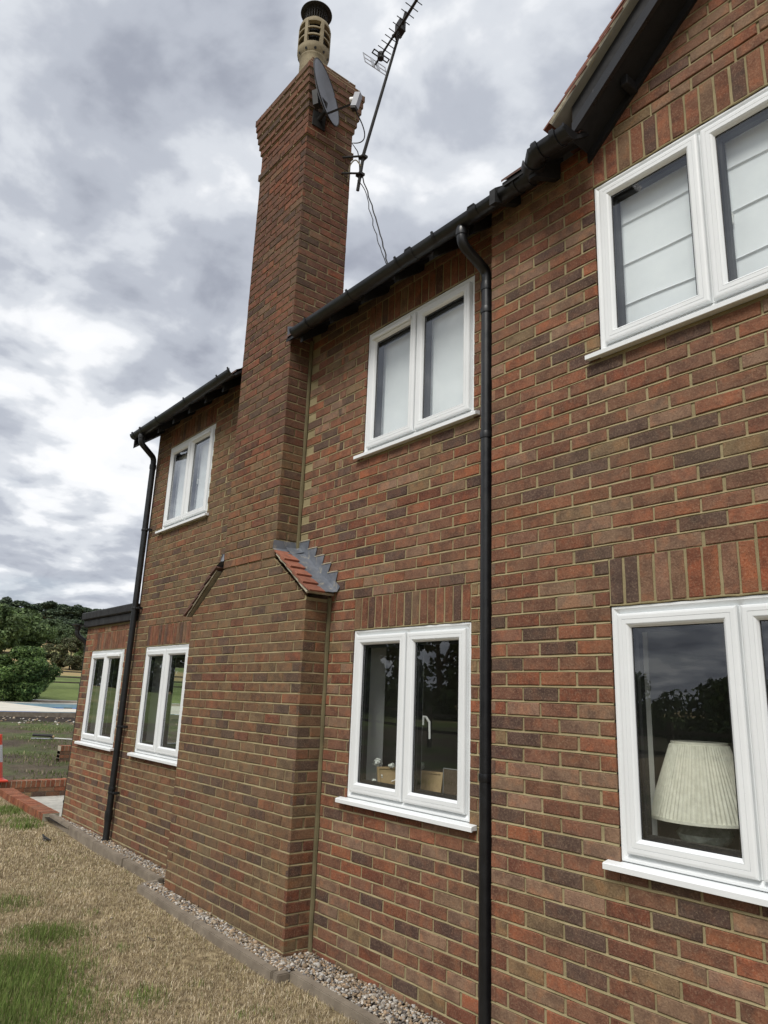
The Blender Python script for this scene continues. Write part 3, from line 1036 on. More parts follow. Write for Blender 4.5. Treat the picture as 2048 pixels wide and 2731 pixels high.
def stepped_roof(x0, x1, ya, za, yb, tan_p, gauge=0.1, lip=0.016):
    """saw-tooth profile from the eave (ya, za) up to yb"""
    n = int(abs(yb - ya) / (gauge * math.cos(math.atan(tan_p))))
    dy = (yb - ya) / n
    prof = []
    for i in range(n):
        y, z = ya + dy * i, za + abs(dy) * tan_p * i
        prof.append((y, z)); prof.append((y, z + lip))
    prof.append((yb, za + abs(yb - ya) * tan_p))
    mb = MB()
    mb.add([(x0, y, z) for y, z in prof] + [(x1, y, z) for y, z in prof],
           [(i, i + 1, len(prof) + i + 1, len(prof) + i) for i in range(len(prof) - 1)], (0.13, 0.07, 0.055, 1))
    return mb


EY, EZ = -0.275, 4.655                     # eave edge of the main roof
rf = stepped_roof(-5.72, ST[0], EY, EZ + .028, 3.6, TP)
roof = rf.build('roof', M['tile'], house, tone=True, fixn=False)
rf = stepped_roof(ST[1], 0.30, EY, EZ + .028, 3.6, TP)
rf.build('roof_slope', M['tile'], roof, tone=True, fixn=False)
rf = stepped_roof(ST[0], ST[1], YB, EZ + .028 + (YB - EY) * TP, 3.6, TP)
rf.build('roof_slope', M['tile'], roof, tone=True, fixn=False)
for xa_, xb_ in ((0.30, 0.80), (2.49, 4.75)):
    rf2 = stepped_roof(xa_, xb_, EY - P_W + .03, EZ + .020, 3.6, ((3.6 - EY) * TP) / (3.6 - EY + P_W))
    rf2.build('roof_slope', M['tile'], roof, tone=True, fixn=False)
bk = stepped_roof(-5.72, 4.75, 7.5, EZ + .028, 3.6, TP)
bk.build('roof_slope', M['tile'], roof, tone=True, fixn=False)
deck = MB()
for xa, xb, yo in ((-5.72, ST[0] - .001, 0.0), (ST[1] + .001, 0.30, 0.0), (0.30, 0.80, -P_W + .03), (2.49, 4.75, -P_W)):
    deck.prism([(xa, EY + yo + .01, EZ - .006), (xa, EY + yo + .01, EZ + .020), (xa, 3.6, EZ + .020 + (3.6 - EY) * TP), (xa, 3.6, EZ - .006 + (3.6 - EY) * TP)], (xb - xa, 0, 0))
deck.build('eave_board', M['paint_black'], roof)
raf_n = 0
rafters = []
for xr in [-5.50, -5.05, -4.64, -4.23, -3.84, -3.455] + [-2.03, -1.60, -1.2, -0.8, -0.40, -0.07]:
    mb = MB(); mb.prism([(xr - .022, 0.05, EZ - .008 + (.05 - EY) * TP), (xr - .022, -.235, EZ - .008 + (-.235 - EY) * TP), (xr - .022, -.235, EZ - .07), (xr - .022, 0.05, EZ - .07 + (.05 + .235) * TP)], (.044, 0, 0))
    mb.build('rafter', M['paint_black'], roof)
for xr in (0.22, 0.52):
    mb = MB(); mb.prism([(xr - .022, -P_W + .03, EZ - .008 + (.03 - EY) * TP), (xr - .022, -.235 - P_W, EZ - .008 + .04 * TP), (xr - .022, -.235 - P_W, EZ - .075), (xr - .022, -P_W + .03, EZ - .075 + .12)], (.044, 0, 0))
    mb.build('rafter', M['paint_black'], roof)
vb = MB()      # boxed verge at the left end
vb.prism([(-5.725, -.27, EZ - .10), (-5.725, -.27, EZ + .03), (-5.725, 3.6, EZ + .03 + 3.87 * TP), (-5.725, 3.6, EZ - .10 + 3.87 * TP)], (.028, 0, 0))
vb.prism([(-5.697, -.262, EZ - .09), (-5.697, -.262, EZ - .074), (-5.697, 0.3, EZ - .074 + .562 * TP), (-5.697, 0.3, EZ - .09 + .562 * TP)], (.097, 0, 0))
vb.build('barge_board', M['paint_black'], house, label='boxed black verge at the left end of the main roof')

# small gable over the right-hand window
gable = part('gable_roof', house, label='small tiled gable with black barge boards over the right windows')
YBG = -0.29


def zsoff(x): return ZR - TANP * abs(x - RX)


for sgn in (-1, 1):
    def X(t): return RX + sgn * (RX - t)       # mirror for the right-hand slope (t is measured on the left one)
    xa = 0.765
    bb = MB()
    lo = [(X(xa), zsoff(xa)), (X(RX), ZR), (X(RX), ZR + .074), (X(xa), zsoff(xa) + .074)]
    bb.prism([(x, YBG - .026, z) for x, z in lo], (0, .026, 0))
    bb.build('barge_board', M['gloss'], gable)
    b2 = MB()
    lo = [(X(xa), zsoff(xa) + .0745), (X(RX), ZR + .0745), (X(RX), ZR + .186), (X(xa), zsoff(xa) + .186)]
    b2.prism([(x, YBG - .018, z) for x, z in lo], (0, .018, 0))
    b2.build('barge_shaded_upper', M['paint_black'], gable)  # upper part of the barge board; its shade is put into a duller black
    sf = MB()
    sf.prism([(X(x), -P_W + .005, zsoff(x) + .012) for x in (0.74, RX)] + [(X(x), -P_W + .005, zsoff(x) + .024) for x in (RX, 0.74)], (0, YBG + P_W - .005, 0))
    sf.prism([(X(x), -P_W + .001, zsoff(x) - .045) for x in (0.74, RX)] + [(X(x), -P_W + .001, zsoff(x) + .011) for x in (RX, 0.74)], (0, -.020, 0))
    sf.build('soffit', M['paint_black'], gable)
    uc = MB()
    uc.prism([(X(x), YBG - .068, zsoff(x) + .188) for x in (0.665, RX)] + [(X(x), YBG - .068, zsoff(x) + .195) for x in (RX, 0.665)], (0, .38, 0))
    uc.build('undercloak', M['board_grey'], gable)
    mo = MB()
    k = 26
    ptsb = [(X(0.655 + (RX - 0.655) * i / k), YBG - .058 + random.uniform(-.002, .002), zsoff(0.655 + (RX - 0.655) * i / k) + .212) for i in range(k + 1)]
    mo.tube(ptsb, [.0185 * random.uniform(.85, 1.15) for _ in ptsb], 8)
    mo.build('mortar_bed', M['cement'], gable)
    # verge tiles, course by course up the slope
    cs, sn = math.cos(math.atan(TANP)), math.sin(math.atan(TANP))
    L0 = (RX - 0.625) / cs
    nt_ = int(L0 / 0.1)
    for i in range(nt_):
        t = i * 0.1
        x_ = 0.610 + t * cs
        z_ = zsoff(0.610) + .234 + t * sn + (.004 if i else 0)
        for yy in (0, 1):
            tb = MB()
            ax = Vector((sgn * -1 * -cs if False else (cs if sgn == -1 else -cs), 0, sn))
            ax = (ax * math.cos(-.10) + Vector((-ax.z if sgn == -1 else ax.z, 0, abs(ax.x))) * math.sin(-.10)).normalized()
            nrm = Vector((-ax.z, 0, ax.x)) if sgn == -1 else Vector((ax.z, 0, -ax.x))
            if nrm.z < 0: nrm = -nrm
            c = Vector((X(x_), YBG - .080 + .083 + yy * .168 + (.084 if i % 2 and yy else 0), z_)) + ax * .132
            kk = random.uniform(.8, 1.15)
            tb.obox(c + Vector((0, random.uniform(-.006, .006), 0)), ax, (0, 1, 0), nrm, .1325, .0825, .0055, (0.20 * kk, 0.080 * kk, 0.055 * kk, 1))
            tb.build('tile', M['tile'], gable, tone=True)
    # the rest of the slope, running back into the main roof
    rs = MB()
    for i in range(nt_ + 1):
        t = i * 0.1
        x_, z_ = 0.610 + t * cs, zsoff(0.610) + .222 + t * sn
        x2, z2 = min(RX, x_ + .1 * cs), z_ + .1 * sn
        rs.add([(X(x_), YBG + .25, z_ + .012), (X(x_), 2.2, z_ + .012), (X(x2), 2.2, z2), (X(x2), YBG + .25, z2)], [(0, 1, 2, 3)], (.22, .10, .065, 1))
    rs.build('roof_slope', M['tile'], gable, tone=True, fixn=False)
    if sgn == -1:
        br_ = MB(); br_.bbox((1.02, YBG + .06, zsoff(1.02) - .030), (1.06, -P_W - .001, zsoff(1.02) + .03), .004)
        br_.build('bracket', M['paint_black'], gable)
rdg = MB(); rdg.tube([(RX, YBG - .08, ZR + .21), (RX, 2.2, ZR + .21)], .09, 14)
rdg.build('ridge_tile', M['tile'], gable, tone=True, smooth=True)

# flat roof of the extension: deep black fascia in two boards
ef = part('flat_roof', house, label='felted flat roof of the extension with deep black fascia')
f1 = MB(); f1.bbox((-7.46, -.075, 2.585), (-5.6, 5.1, 2.685), .012); f1.build('roof_edge', M['paint_black'], ef)
f2 = MB(); f2.bbox((-7.42, -.045, 2.492), (-5.6, 5.05, 2.584), .005); f2.build('fascia', M['paint_black'], ef)

# ------------------------------------------------------------------ gutters and pipes
GY, GZ, GR = -0.290, 4.672, 0.056


def gutter_section(path, r=GR, th=.003):
    """half-round gutter along a path of points (centre of the open top)"""
    mb = MB()
    n = 10
    rings = []
    for i, p in enumerate(path):
        p = Vector(p)
        if i == 0: d = Vector(path[1]) - p
        elif i == len(path) - 1: d = p - Vector(path[i - 1])
        else: d = (Vector(path[i + 1]) - p).normalized() + (p - Vector(path[i - 1])).normalized()
        d.normalize()
        s = Vector((d.y, -d.x, 0)).normalized()
        sc = 1.0
        if 0 < i < len(path) - 1:
            d0 = (p - Vector(path[i - 1])).normalized(); sc = 1 / max(.5, abs(d.dot(d0)))
        ring = []
        for k in range(n + 1):
            t = math.pi * k / n
            ring.append(p + s * math.cos(t) * r * sc + Vector((0, 0, -math.sin(t) * r)))
        for k in range(n, -1, -1):
            t = math.pi * k / n
            ring.append(p + s * math.cos(t) * (r - th) * sc + Vector((0, 0, -math.sin(t) * (r - th) + .001)))
        rings.append(ring)
    q = len(rings[0])
    vs = [v for r_ in rings for v in r_]
    fs = []
    for i in range(len(rings) - 1):
        for k in range(q):
            k2 = (k + 1) % q
            fs.append((i * q + k, i * q + k2, (i + 1) * q + k2, (i + 1) * q + k))
    fs.append(tuple(range(q))); fs.append(tuple((len(rings) - 1) * q + k for k in range(q)))
    mb.add(vs, fs)
    return mb


def collar(x, y, z, w=.014, r=GR + .006, ang=0.0, lip=True):
    c, s = math.cos(ang), math.sin(ang)
    mb = gutter_section([(x - w * c, y - w * s, z + .003), (x + w * c, y + w * s, z + .003)], r, .008)
    if lip:
        mb.obox((x + s * (GR + .004), y - c * (GR + .004), z + .006), (c, s, 0), (-s, c, 0), (0, 0, 1), w * .8, .005, .004)
    return mb


def stop_end(x, y, z, sx):
    mb = MB()
    n = 10
    pts = [(x, y + math.cos(math.pi * k / n) * (GR + .004), z + .004 - math.sin(math.pi * k / n) * (GR + .004)) for k in range(n + 1)]
    mb.prism(pts, (sx * .012, 0, 0))
    return mb


# left length
gl = gutter_section([(-5.66, GY, GZ + .030), (-3.13, GY, GZ + .022)]).build('gutter', M['pvc_black'], house, smooth=True, label='black half-round gutter left of the chimney')
for xx in (-4.896, -4.151, -3.392, -3.16):
    collar(xx, GY, GZ + .027, .010).build('bracket', M['pvc_black'], gl, smooth=True)
for xx in (-5.60, -5.36):
    collar(xx, GY, GZ + .029, .022).build('union', M['pvc_black'], gl, smooth=True)
stop_end(-5.672, GY, GZ + .030, 1).build('stop_end', M['pvc_black'], gl)
# right length, stepping out round the gabled wall
GE = (0.50, GY), (0.63, GY - P_W)
gr_ = gutter_section([(-2.05, GY, GZ), (0.46, GY, GZ - .006), (0.60, GY - .124, GZ - .006), (0.815, GY - .124, GZ - .006)]).build('gutter', M['pvc_black'], house, smooth=True, label='long black gutter from chimney to gable, stepping out at its right end')
for xx in (-1.833, -1.26, -0.695, -0.319): collar(xx, GY, GZ - .002, .010).build('bracket', M['pvc_black'], gr_, smooth=True)
for xx in (-0.56, 0.035): collar(xx, GY, GZ - .003, .034).build('union', M['pvc_black'], gr_, smooth=True)
collar(0.36, GY, GZ - .006, .010).build('bracket', M['pvc_black'], gr_, smooth=True)
collar(0.44, GY, GZ - .006, .020, GR + .009).build('elbow_collar', M['pvc_black'], gr_, smooth=True)
collar(0.525, GY - .060, GZ - .006, .030, GR + .010, math.atan2(-.124, .14), False).build('elbow', M['pvc_black'], gr_, smooth=True)
collar(0.625, GY - .124, GZ - .006, .020, GR + .009).build('elbow_collar', M['pvc_black'], gr_, smooth=True)
collar(0.745, GY - .124, GZ - .006, .016, GR + .009).build('elbow_collar', M['pvc_black'], gr_, smooth=True)
stop_end(0.815, GY - .124, GZ - .006, 1).build('stop_end', M['pvc_black'], gr_)
stop_end(-2.062, GY, GZ, 1).build('stop_end', M['pvc_black'], gr_)


def bend(points, r, n=7):
    """rounded polyline"""
    pts = [Vector(p) for p in points]
    out = [pts[0]]
    for i in range(1, len(pts) - 1):
        a, b, c = pts[i - 1], pts[i], pts[i + 1]
        d1, d2 = (a - b).normalized(), (c - b).normalized()
        k = min(r, (a - b).length * .48, (c - b).length * .48)
        p0, p2 = b + d1 * k, b + d2 * k
        for j in range(n + 1):
            t = j / n
            out.append(p0 * (1 - t) ** 2 + b * 2 * t * (1 - t) + p2 * t ** 2)
    out.append(pts[-1])
    return out


def ring(mb, c, r, h, n=20):
    mb.lathe([(r - .006, c[2] - h), (r, c[2] - h), (r + .0015, c[2] - h * .5), (r + .0015, c[2] + h * .5), (r, c[2] + h), (r - .006, c[2] + h)], (c[0], c[1]), n)


def downpipe(x, ztop, zbot, label, collars, clips, mat, foot=False, neck_y=GY, clip_side=1, xt=None, xb=None):
    xt = x if xt is None else xt
    xb = x if xb is None else xb
    yw = -.058
    zn = ztop - .055
    path = bend([(xt, neck_y, zn + .03), (xt, neck_y, zn - .105), (x, yw, zn - .205), (x, yw, zn - .34)], .05)
    mb = MB(); mb.tube(path, .034, 20)
    neck = mb
    pp = MB(); pp.tube([(x, yw, zn - .30), (xb, yw, zbot)], .0345, 22)
    dp = pp.build('downpipe', M[mat], house, smooth=True, label=label)
    nk = neck.build('swan_neck', M[mat], dp, smooth=True)
    for (q, rr, hh) in ((Vector((xt, neck_y, zn - .028)), .0385, .022),):
        c_ = MB(); ring(c_, q, rr, hh); c_.build('collar', M[mat], dp, smooth=True)
    c_ = MB(); ring(c_, (x, yw, zn - .315), .0385, .028); c_.build('collar', M[mat], dp, smooth=True)
    for zc in collars:
        t = (zn - zc) / (zn - zbot)
        c_ = MB(); ring(c_, (x + (xb - x) * t, yw, zc), .0390, .020); c_.build('collar', M[mat], dp, smooth=True)
    for zc in clips:
        t = (zn - zc) / (zn - zbot)
        xc = x + (xb - x) * t
        c_ = MB(); ring(c_, (xc, yw, zc), .0385, .012)
        c_.bbox((xc + .030, yw - .008, zc - .010), (xc + .085, yw + .012, zc + .010), .002)
        c_.bbox((xc - .085, yw - .008, zc - .010), (xc - .030, yw + .012, zc + .010), .002)
        c_.bbox((xc + .068, yw + .008, zc - .014), (xc + .088, -.002, zc + .014), .002)
        c_.build('clip', M[mat], dp, smooth=True)
    if foot:
        f = MB(); ring(f, (xb, yw, zbot + .30), .041, .05); ring(f, (xb, yw, zbot + .02), .043, .04)
        f.build('foot', M[mat], dp, smooth=True)
    return dp


downpipe(-0.100, GZ - .006, -0.05, 'black downpipe between the recessed and the projecting wall', (4.125, 3.282, 1.32), (), 'pvc_black')
downpipe(-5.565, GZ + .03, 0.09, 'older black downpipe at the left corner of the two-storey wall', (0.66,), (3.545, 2.62, 1.31, 0.62), 'iron_black', foot=True, neck_y=GY, xt=-5.415, xb=-5.60)
# extension's hopper outlet and thin pipe round its far corner
ep = MB()
ep.tube(bend([(-7.47, -.10, 2.52), (-7.47, -.10, 2.39), (-7.44, .03, 2.30), (-7.44, .05, 2.15), (-7.44, .05, 0.05)], .05), .032, 14)
epo = ep.build('downpipe', M['iron_black'], house, smooth=True, label='black downpipe round the far corner of the extension')
h_ = MB(); h_.lathe([(.034, 2.45), (.040, 2.46), (.042, 2.50), (.075, 2.52), (.075, 2.535), (.0, 2.535)], (-7.47, -.10), 16); h_.build('hopper', M['iron_black'], epo, smooth=True)
for zc in (1.75, .95, .3):
    c_ = MB(); ring(c_, (-7.44, .05, zc), .037, .014, 14); c_.build('clip', M['iron_black'], epo, smooth=True)

# ------------------------------------------------------------------ chimney details
chim = WALL['chimney']
# tiled and leaded shoulders of the breast
for side, (xt, zt, xb, zb) in (('right', (ST[1] + .10, 2.795, BR[1] + .075, 2.452)), ('left', (ST[0] - .08, 2.780, BR[0] - .055, 2.40))):
    d = Vector((xb - xt, 0, zb - zt)); ln = d.length; d.normalize()
    nrm = Vector((-d.z, 0, d.x)); nrm = nrm if nrm.z > 0 else -nrm
    sh = part('shoulder', chim, label='small tiled weathering on the %s shoulder of the chimney breast' % side)
    for i in range(5):
        q = Vector((xt, 0, zt)) + d * (ln * (i + .5) / 5)
        t_ = MB()
        k = random.uniform(.8, 1.2)
        dd = (d * math.cos(.13) + nrm * math.sin(.13)).normalized() if True else d
        nn = Vector((-dd.z, 0, dd.x)); nn = nn if nn.z > 0 else -nn
        t_.obox(q + Vector((0, -.195, 0)) + nrm * .012, dd, (0, 1, 0), nn, ln / 10 + .035, .068, .0065, ((0.28 if side == 'right' else .12) * k, (0.105 if side == 'right' else .06) * k, (0.062 if side == 'right' else .045) * k, 1))
        t_.build('shoulder_tile', M['tile'], chim, tone=True)
    bed = MB()
    k = 12
    pts = [Vector((xt, -.245, zt)) + d * (ln * i / k) - nrm * .012 + Vector((0, random.uniform(-.004, .004), 0)) for i in range(k + 1)]
    bed.tube(pts, [(.014 if side == 'right' else .007) * random.uniform(.7, 1.2) for _ in pts], 7)
    bed.obox(Vector((xt, -.12, zt)) + d * (ln * .5) - nrm * .012, d, (0, 1, 0), nrm, ln / 2 - .01, .112, .009 if side == 'right' else .004)
    bed.build('shoulder_bed', M['cement'], chim, smooth=True)
    # lead: apron along the slope, upstand on the stack, stepped upstand on the wall
    ld = MB()
    A, B = Vector((xt, 0, zt)) - d * .09, Vector((xb, 0, zb)) + d * .012
    rows = 8
    vs, fs = [], []
    for i in range(rows + 1):
        p_ = A + (B - A) * i / rows
        for j, (yy, up) in enumerate(((-.138, .018), (-.09, .022), (-.045, .025), (-.012, .034), (-.006, .075))):
            vs.append(p_ + nrm * up + Vector((0, yy, 0)) + nrm * random.uniform(-.0025, .0025))
    for i in range(rows):
        for j in range(4): fs.append((i * 5 + j, i * 5 + j + 1, (i + 1) * 5 + j + 1, (i + 1) * 5 + j))
    ld.add(vs, fs)
    sx = 1 if side == 'right' else -1
    XS = ST[1] if side == 'right' else ST[0]
    # saddle piece over the top of the tiles, turned up the stack
    ld.add([(XS + sx * .006, YF - .022, 2.915), (XS + sx * .006, -.004, 2.925), (XS + sx * .010, -.004, 2.86), (XS + sx * .012, YF - .030, 2.845),
            (XS + sx * .115, YF - .035, 2.790), (XS + sx * .125, -.12, 2.800), (XS + sx * .115, -.004, 2.835)],
           [(0, 1, 2, 3), (3, 2, 6, 5, 4)])
    ld.add([(XS + sx * .0, YF - .004, 2.912), (XS + sx * .007, YF - .004, 2.915), (XS + sx * .012, YF - .028, 2.845), (XS - sx * .012, YF - .006, 2.850)], [(0, 1, 2, 3)])
    if side == 'right':
        st = [(-2.238, 2.80), (-2.238, 2.925), (-2.068, 2.925), (-2.083, 2.85), (-1.953, 2.85), (-1.974, 2.775), (-1.843, 2.775), (-1.868, 2.70), (-1.746, 2.70), (-1.786, 2.625), (-1.652, 2.625), (-1.700, 2.460), (-1.745, 2.448)]
    else:
        st = [(-3.125, 2.80), (-3.125, 2.925), (-3.29, 2.925), (-3.28, 2.85), (-3.40, 2.85), (-3.39, 2.775), (-3.53, 2.775), (-3.52, 2.70), (-3.66, 2.70), (-3.65, 2.60), (-3.72, 2.55), (-3.735, 2.42), (-3.67, 2.40)]
    n = len(st)
    ld.prism([(a, -.0075, b) for a, b in st], (0, .003, 0))
    ld.build('lead_flashing', M['lead'], chim, smooth=True)
    for (a0, b0), (a1, b1) in zip(st[1::2], st[2::2]):
        if abs(b0 - b1) < .002:
            m2 = MB(); m2.tube([(a0, -.006, b0 + .003), ((a0 + a1) / 2, -.008, b0 + .004), (a1, -.006, b0 + .003)], .0055, 6)
            m2.build('pointing', M['cement'], chim, smooth=True)
for o in [o for o in bpy.data.objects if o.name.startswith('shoulder') and o.type == 'EMPTY']: bpy.data.objects.remove(o)
# lead step flashing where the stack leaves the roof
sf = MB()
steps = [(-.255, 4.67), (-.262, 4.80), (-.215, 4.815), (-.18, 4.80), (-.16, 4.865), (-.06, 4.875), (-.03, 4.92), (.06, 4.93), (.09, 5.0), (.20, 5.01), (.24, 5.10), (.31, 5.10), (.31, 4.99)]
sf.prism([(ST[1] + .004, a, b) for a, b in steps], (.004, 0, 0))
sf.prism([(ST[1] - .03, YF - .012, 4.70), (ST[1] + .008, YF - .045, 4.70), (ST[1] + .008, YF - .048, 4.80), (ST[1] - .035, YF - .012, 4.82)], (0, .004, 0))
sf.build('lead_flashing', M['lead'], chim)
# flaunching, pot and cowl
AX = (-2.68, .044)
fl = MB()
n = 24
vs = [(ST[0] + .02, YF + .02, 7.720), (ST[1] - .02, YF + .02, 7.720), (ST[1] - .02, YB - .02, 7.720), (ST[0] + .02, YB - .02, 7.720)]
top = [(AX[0] + .185 * math.cos(2 * math.pi * k / 8 - 2.356), AX[1] + .185 * math.sin(2 * math.pi * k / 8 - 2.356), 7.80) for k in range(8)]
fl.add(vs + top, [(0, 1, 6, 5, 4), (1, 2, 8, 7, 6), (2, 3, 10, 9, 8), (3, 0, 4, 11, 10), (4, 5, 6, 7, 8, 9, 10, 11)])
fl.build('flaunching', M['cement'], chim)
pot = MB()
pot.lathe([(.142, 7.74), (.137, 8.15), (.142, 8.162), (.145, 8.172), (.142, 8.185), (.164, 8.225), (.170, 8.25), (.170, 8.285), (.161, 8.292), (.124, 8.296), (.124, 7.8)], AX, 40)
for zc in (8.385, 8.475):                        # louvre rings
    pot.lathe([(.124, zc + .028), (.124, zc + .014), (.158, zc - .014), (.167, zc - .012), (.167, zc + .004), (.132, zc + .032)], AX, 40, closed=True)
pot.lathe([(.124, 8.550), (.165, 8.555), (.167, 8.575), (.157, 8.610), (.132, 8.640), (.108, 8.656), (.104, 8.68), (.094, 8.68), (.094, 8.555)], AX, 40)
for k in range(6):                               # upright ribs
    t = 2 * math.pi * k / 6 + math.radians(-64)
    ax = Vector((math.cos(t), math.sin(t), 0)); ay = Vector((-math.sin(t), math.cos(t), 0))
    pot.obox(Vector((AX[0], AX[1], 8.425)) + ax * .153, ax, ay, (0, 0, 1), .0165, .017, .142)
po = pot.build('chimney_pot', M['buff_clay'], chim, smooth=True, label='louvred buff clay chimney pot')
lin_ = MB(); lin_.lathe([(.110, 8.29), (.110, 8.57)], AX, 24)
for k in range(10):                              # vent holes in the flared collar
    t = 2 * math.pi * (k + .3) / 10
    ax = Vector((math.cos(t), math.sin(t), 0)); nn = Vector((math.cos(t), math.sin(t), -.55)).normalized()
    c = Vector((AX[0], AX[1], 8.208)) + ax * .1560
    u = Vector((-math.sin(t), math.cos(t), 0)); v = nn.cross(u)
    pts = [c + nn * .0022 + u * .014 * math.cos(a) + v * .014 * math.sin(a) for a in [2 * math.pi * i / 12 for i in range(12)]]
    lin_.add(pts, [tuple(range(12))])
lin_.build('pot_opening', M['soot'], chim, fixn=False)
cw = MB()
cw.lathe([(.0, 8.835), (.09, 8.832), (.166, 8.812), (.169, 8.802), (.163, 8.800), (.09, 8.816), (.0, 8.818)], AX, 36)
cw.build('cowl', M['soot'], chim, smooth=True, label='round black rain cowl on the chimney pot')
cg = MB()
for k in range(26):
    t = 2 * math.pi * k / 26
    cg.tube([(AX[0] + .108 * math.cos(t), AX[1] + .108 * math.sin(t), 8.655), (AX[0] + .122 * math.cos(t), AX[1] + .122 * math.sin(t), 8.805)], .0030, 4)
for zq, rq in ((8.69, .112), (8.73, .115), (8.77, .119)):
    cg.lathe([(rq, zq - .003), (rq + .004, zq), (rq, zq + .003)], AX, 30, closed=True)
cg.build('cowl_mesh', M['soot'], chim)
hk = MB()
hk.tube([(-3.70 + .0, -.004, .245), (-3.70, -.018, .25), (-3.70, -.018, .20)], .004, 6)
t_ = [(-3.705 + .018 * math.cos(a), -.012, .30 + .022 * math.sin(a)) for a in [2 * math.pi * i / 16 for i in range(17)]]
hk.tube(t_, .0045, 6)
hk.build('wall_ring', M['white_plastic'], house, smooth=True, label='small white ring fixed low on the wall left of the chimney breast')

# ------------------------------------------------------------------ things fixed to the chimney
# satellite dish
dish = thing('satellite_dish', 'dark grey satellite dish with its receiver arm fixed to the chimney corner', 'satellite dish', (-2.05, -.147, 7.20))
ph, el = math.radians(31), math.radians(8)
dn = Vector((math.cos(el) * math.cos(ph), math.cos(el) * math.sin(ph), math.sin(el)))
da = dn.cross(Vector((0, 0, 1))).normalized(); db = da.cross(dn).normalized()
if db.z < 0: db = -db
DC = Vector((0, 0, 0))
dm = MB()
R_, nr, na = .292, 8, 40
vs, fs = [], []
for side in (0, 1):
    for i in range(nr + 1):
        r = R_ * i / nr
        for k in range(na):
            t = 2 * math.pi * k / na
            dep = -.062 * (1 - (r / R_) ** 2) - side * .005
            rr = r + (side * .002 if i == nr else 0)
            vs.append(DC + da * rr * .96 * math.cos(t) + db * rr * 1.03 * math.sin(t) + dn * dep)
o2 = (nr + 1) * na
for s_ in (0, o2):
    for i in range(nr):
        for k in range(na):
            k2 = (k + 1) % na
            fs.append((s_ + i * na + k, s_ + i * na + k2, s_ + (i + 1) * na + k2, s_ + (i + 1) * na + k))
for k in range(na):
    k2 = (k + 1) % na
    fs.append((nr * na + k, nr * na + k2, o2 + nr * na + k2, o2 + nr * na + k))
dm.add(vs, fs)
dm.build('reflector', M['dish'], dish, smooth=True)
rim = MB(); rim.tube([DC + da * R_ * .96 * math.cos(t) + db * R_ * 1.03 * math.sin(t) - dn * .003 for t in [2 * math.pi * k / 40 for k in range(41)]], .006, 6)
rim.build('rim', M['soot'], dish, smooth=True)
LN = DC + dn * .275 - db * .235 + da * .0
arm = MB()
arm.tube([DC - db * .245 - dn * .03, LN - dn * .02 - db * .005], .013, 4)
arm.build('arm', M['soot'], dish)
lb = MB()
la = (db * .86 + dn * .35 ).normalized()
lx = la.cross(da).normalized()
lb.obox(LN + la * .01, la, lx, da, .072, .028, .030)
lb.build('receiver', M['lnb'], dish)
hr = MB(); hr.tube([LN - lx * .02 - dn * .045 + la * .03, LN - dn * .018 + la * .03], [.030, .026], 16); hr.build('feed_horn', M['white_plastic'], dish, smooth=True)
lo_ = MB(); lo_.obox(LN - la * .066, la, lx, da, .016, .024, .026); lo_.build('connector', M['soot'], dish)
mt = MB()
base = Vector((ST[1], -.10, 7.00)) - Vector(dish.location)
mt.obox(base + Vector((.006, 0, .06)), (1, 0, 0), (0, 1, 0), (0, 0, 1), .006, .07, .10)
mt.tube([base + Vector((.01, .0, .05)), base + Vector((.09, .0, .07)), base + Vector((.11, 0, .16)), DC - dn * .10 + db * .02], .021, 10)
mt.obox(DC - dn * .112 - db * .03, dn, da, db, .026, .032, .085)
mt.build('wall_mount', M['soot'], dish)

# television aerial on its leaning mast
ae = thing('tv_aerial', 'black leaning television aerial mast with a slanting row of rods beside the chimney', 'aerial', (-2.17, .35, 6.55))
AO = Vector((-2.17, .35, 6.55))
b0, b1_, b2 = Vector((-2.17, .35, 6.46)) - AO, Vector((-2.101, .35, 6.839)) - AO, Vector((-1.56, .35, 8.03)) - AO
ms2 = MB()
d_ = (b2 - b1_).normalized()
ms2.tube([b0, b0 + (b1_ - b0) * .5, b1_, b2 + d_ * .06], [.0165, .0165, .0165, .0125], 10)
ms2.build('mast', M['soot'], ae, smooth=True)
boom = Vector((math.cos(math.radians(349)), math.sin(math.radians(349)), 0.0))
ee = Vector((math.cos(math.radians(88)), math.sin(math.radians(88)), 0.0))
B0 = Vector((-1.985, .35, 7.815)) - AO
bm_ = MB(); bm_.obox(B0 + boom * .62, boom, ee, (0, 0, 1), .62, .008, .008); bm_.build('boom', M['soot'], ae)
for i, s_ in enumerate([.195, .265, .335, .41, .485, .56, .64, .715, .79, .87, .95, 1.03, 1.11, 1.19]):
    e = MB(); hl = .080 - .001 * i
    e.tube([B0 + boom * s_ - ee * hl, B0 + boom * s_ + ee * hl], .0042, 6); e.build('element', M['soot'], ae)
fd = MB()
for q in (-1, 1):
    z_ = Vector((0, 0, .0)) + boom * (.022 * q)
    fd.obox(B0 + boom * .115 + z_, ee, boom, (0, 0, 1), .092, .005, .004)
for q in (-1, 1): fd.obox(B0 + boom * .115 + ee * .092 * q, boom, ee, (0, 0, 1), .027, .005, .004)
fd.tube([B0 + boom * .115 + Vector((0, 0, -.035)), B0 + boom * .115 + Vector((0, 0, .03))], .032, 12)
fd.build('folded_dipole', M['soot'], ae)
rf_ = MB()
ru = (Vector((0, 0, 1)) * .94 - boom * .34).normalized()
for q in (-.085, 0.0, .085): rf_.obox(B0 + boom * .0 + ru * q, ee, ru, boom, .140, .007, .003)
for q in (-.135, -.03, .03, .135): rf_.obox(B0 + boom * .0 + ee * q, ru, ee, boom, .09, .006 if abs(q) > .1 else .02, .003)
rf_.build('reflector_grid', M['alu'], ae)
cl = MB()
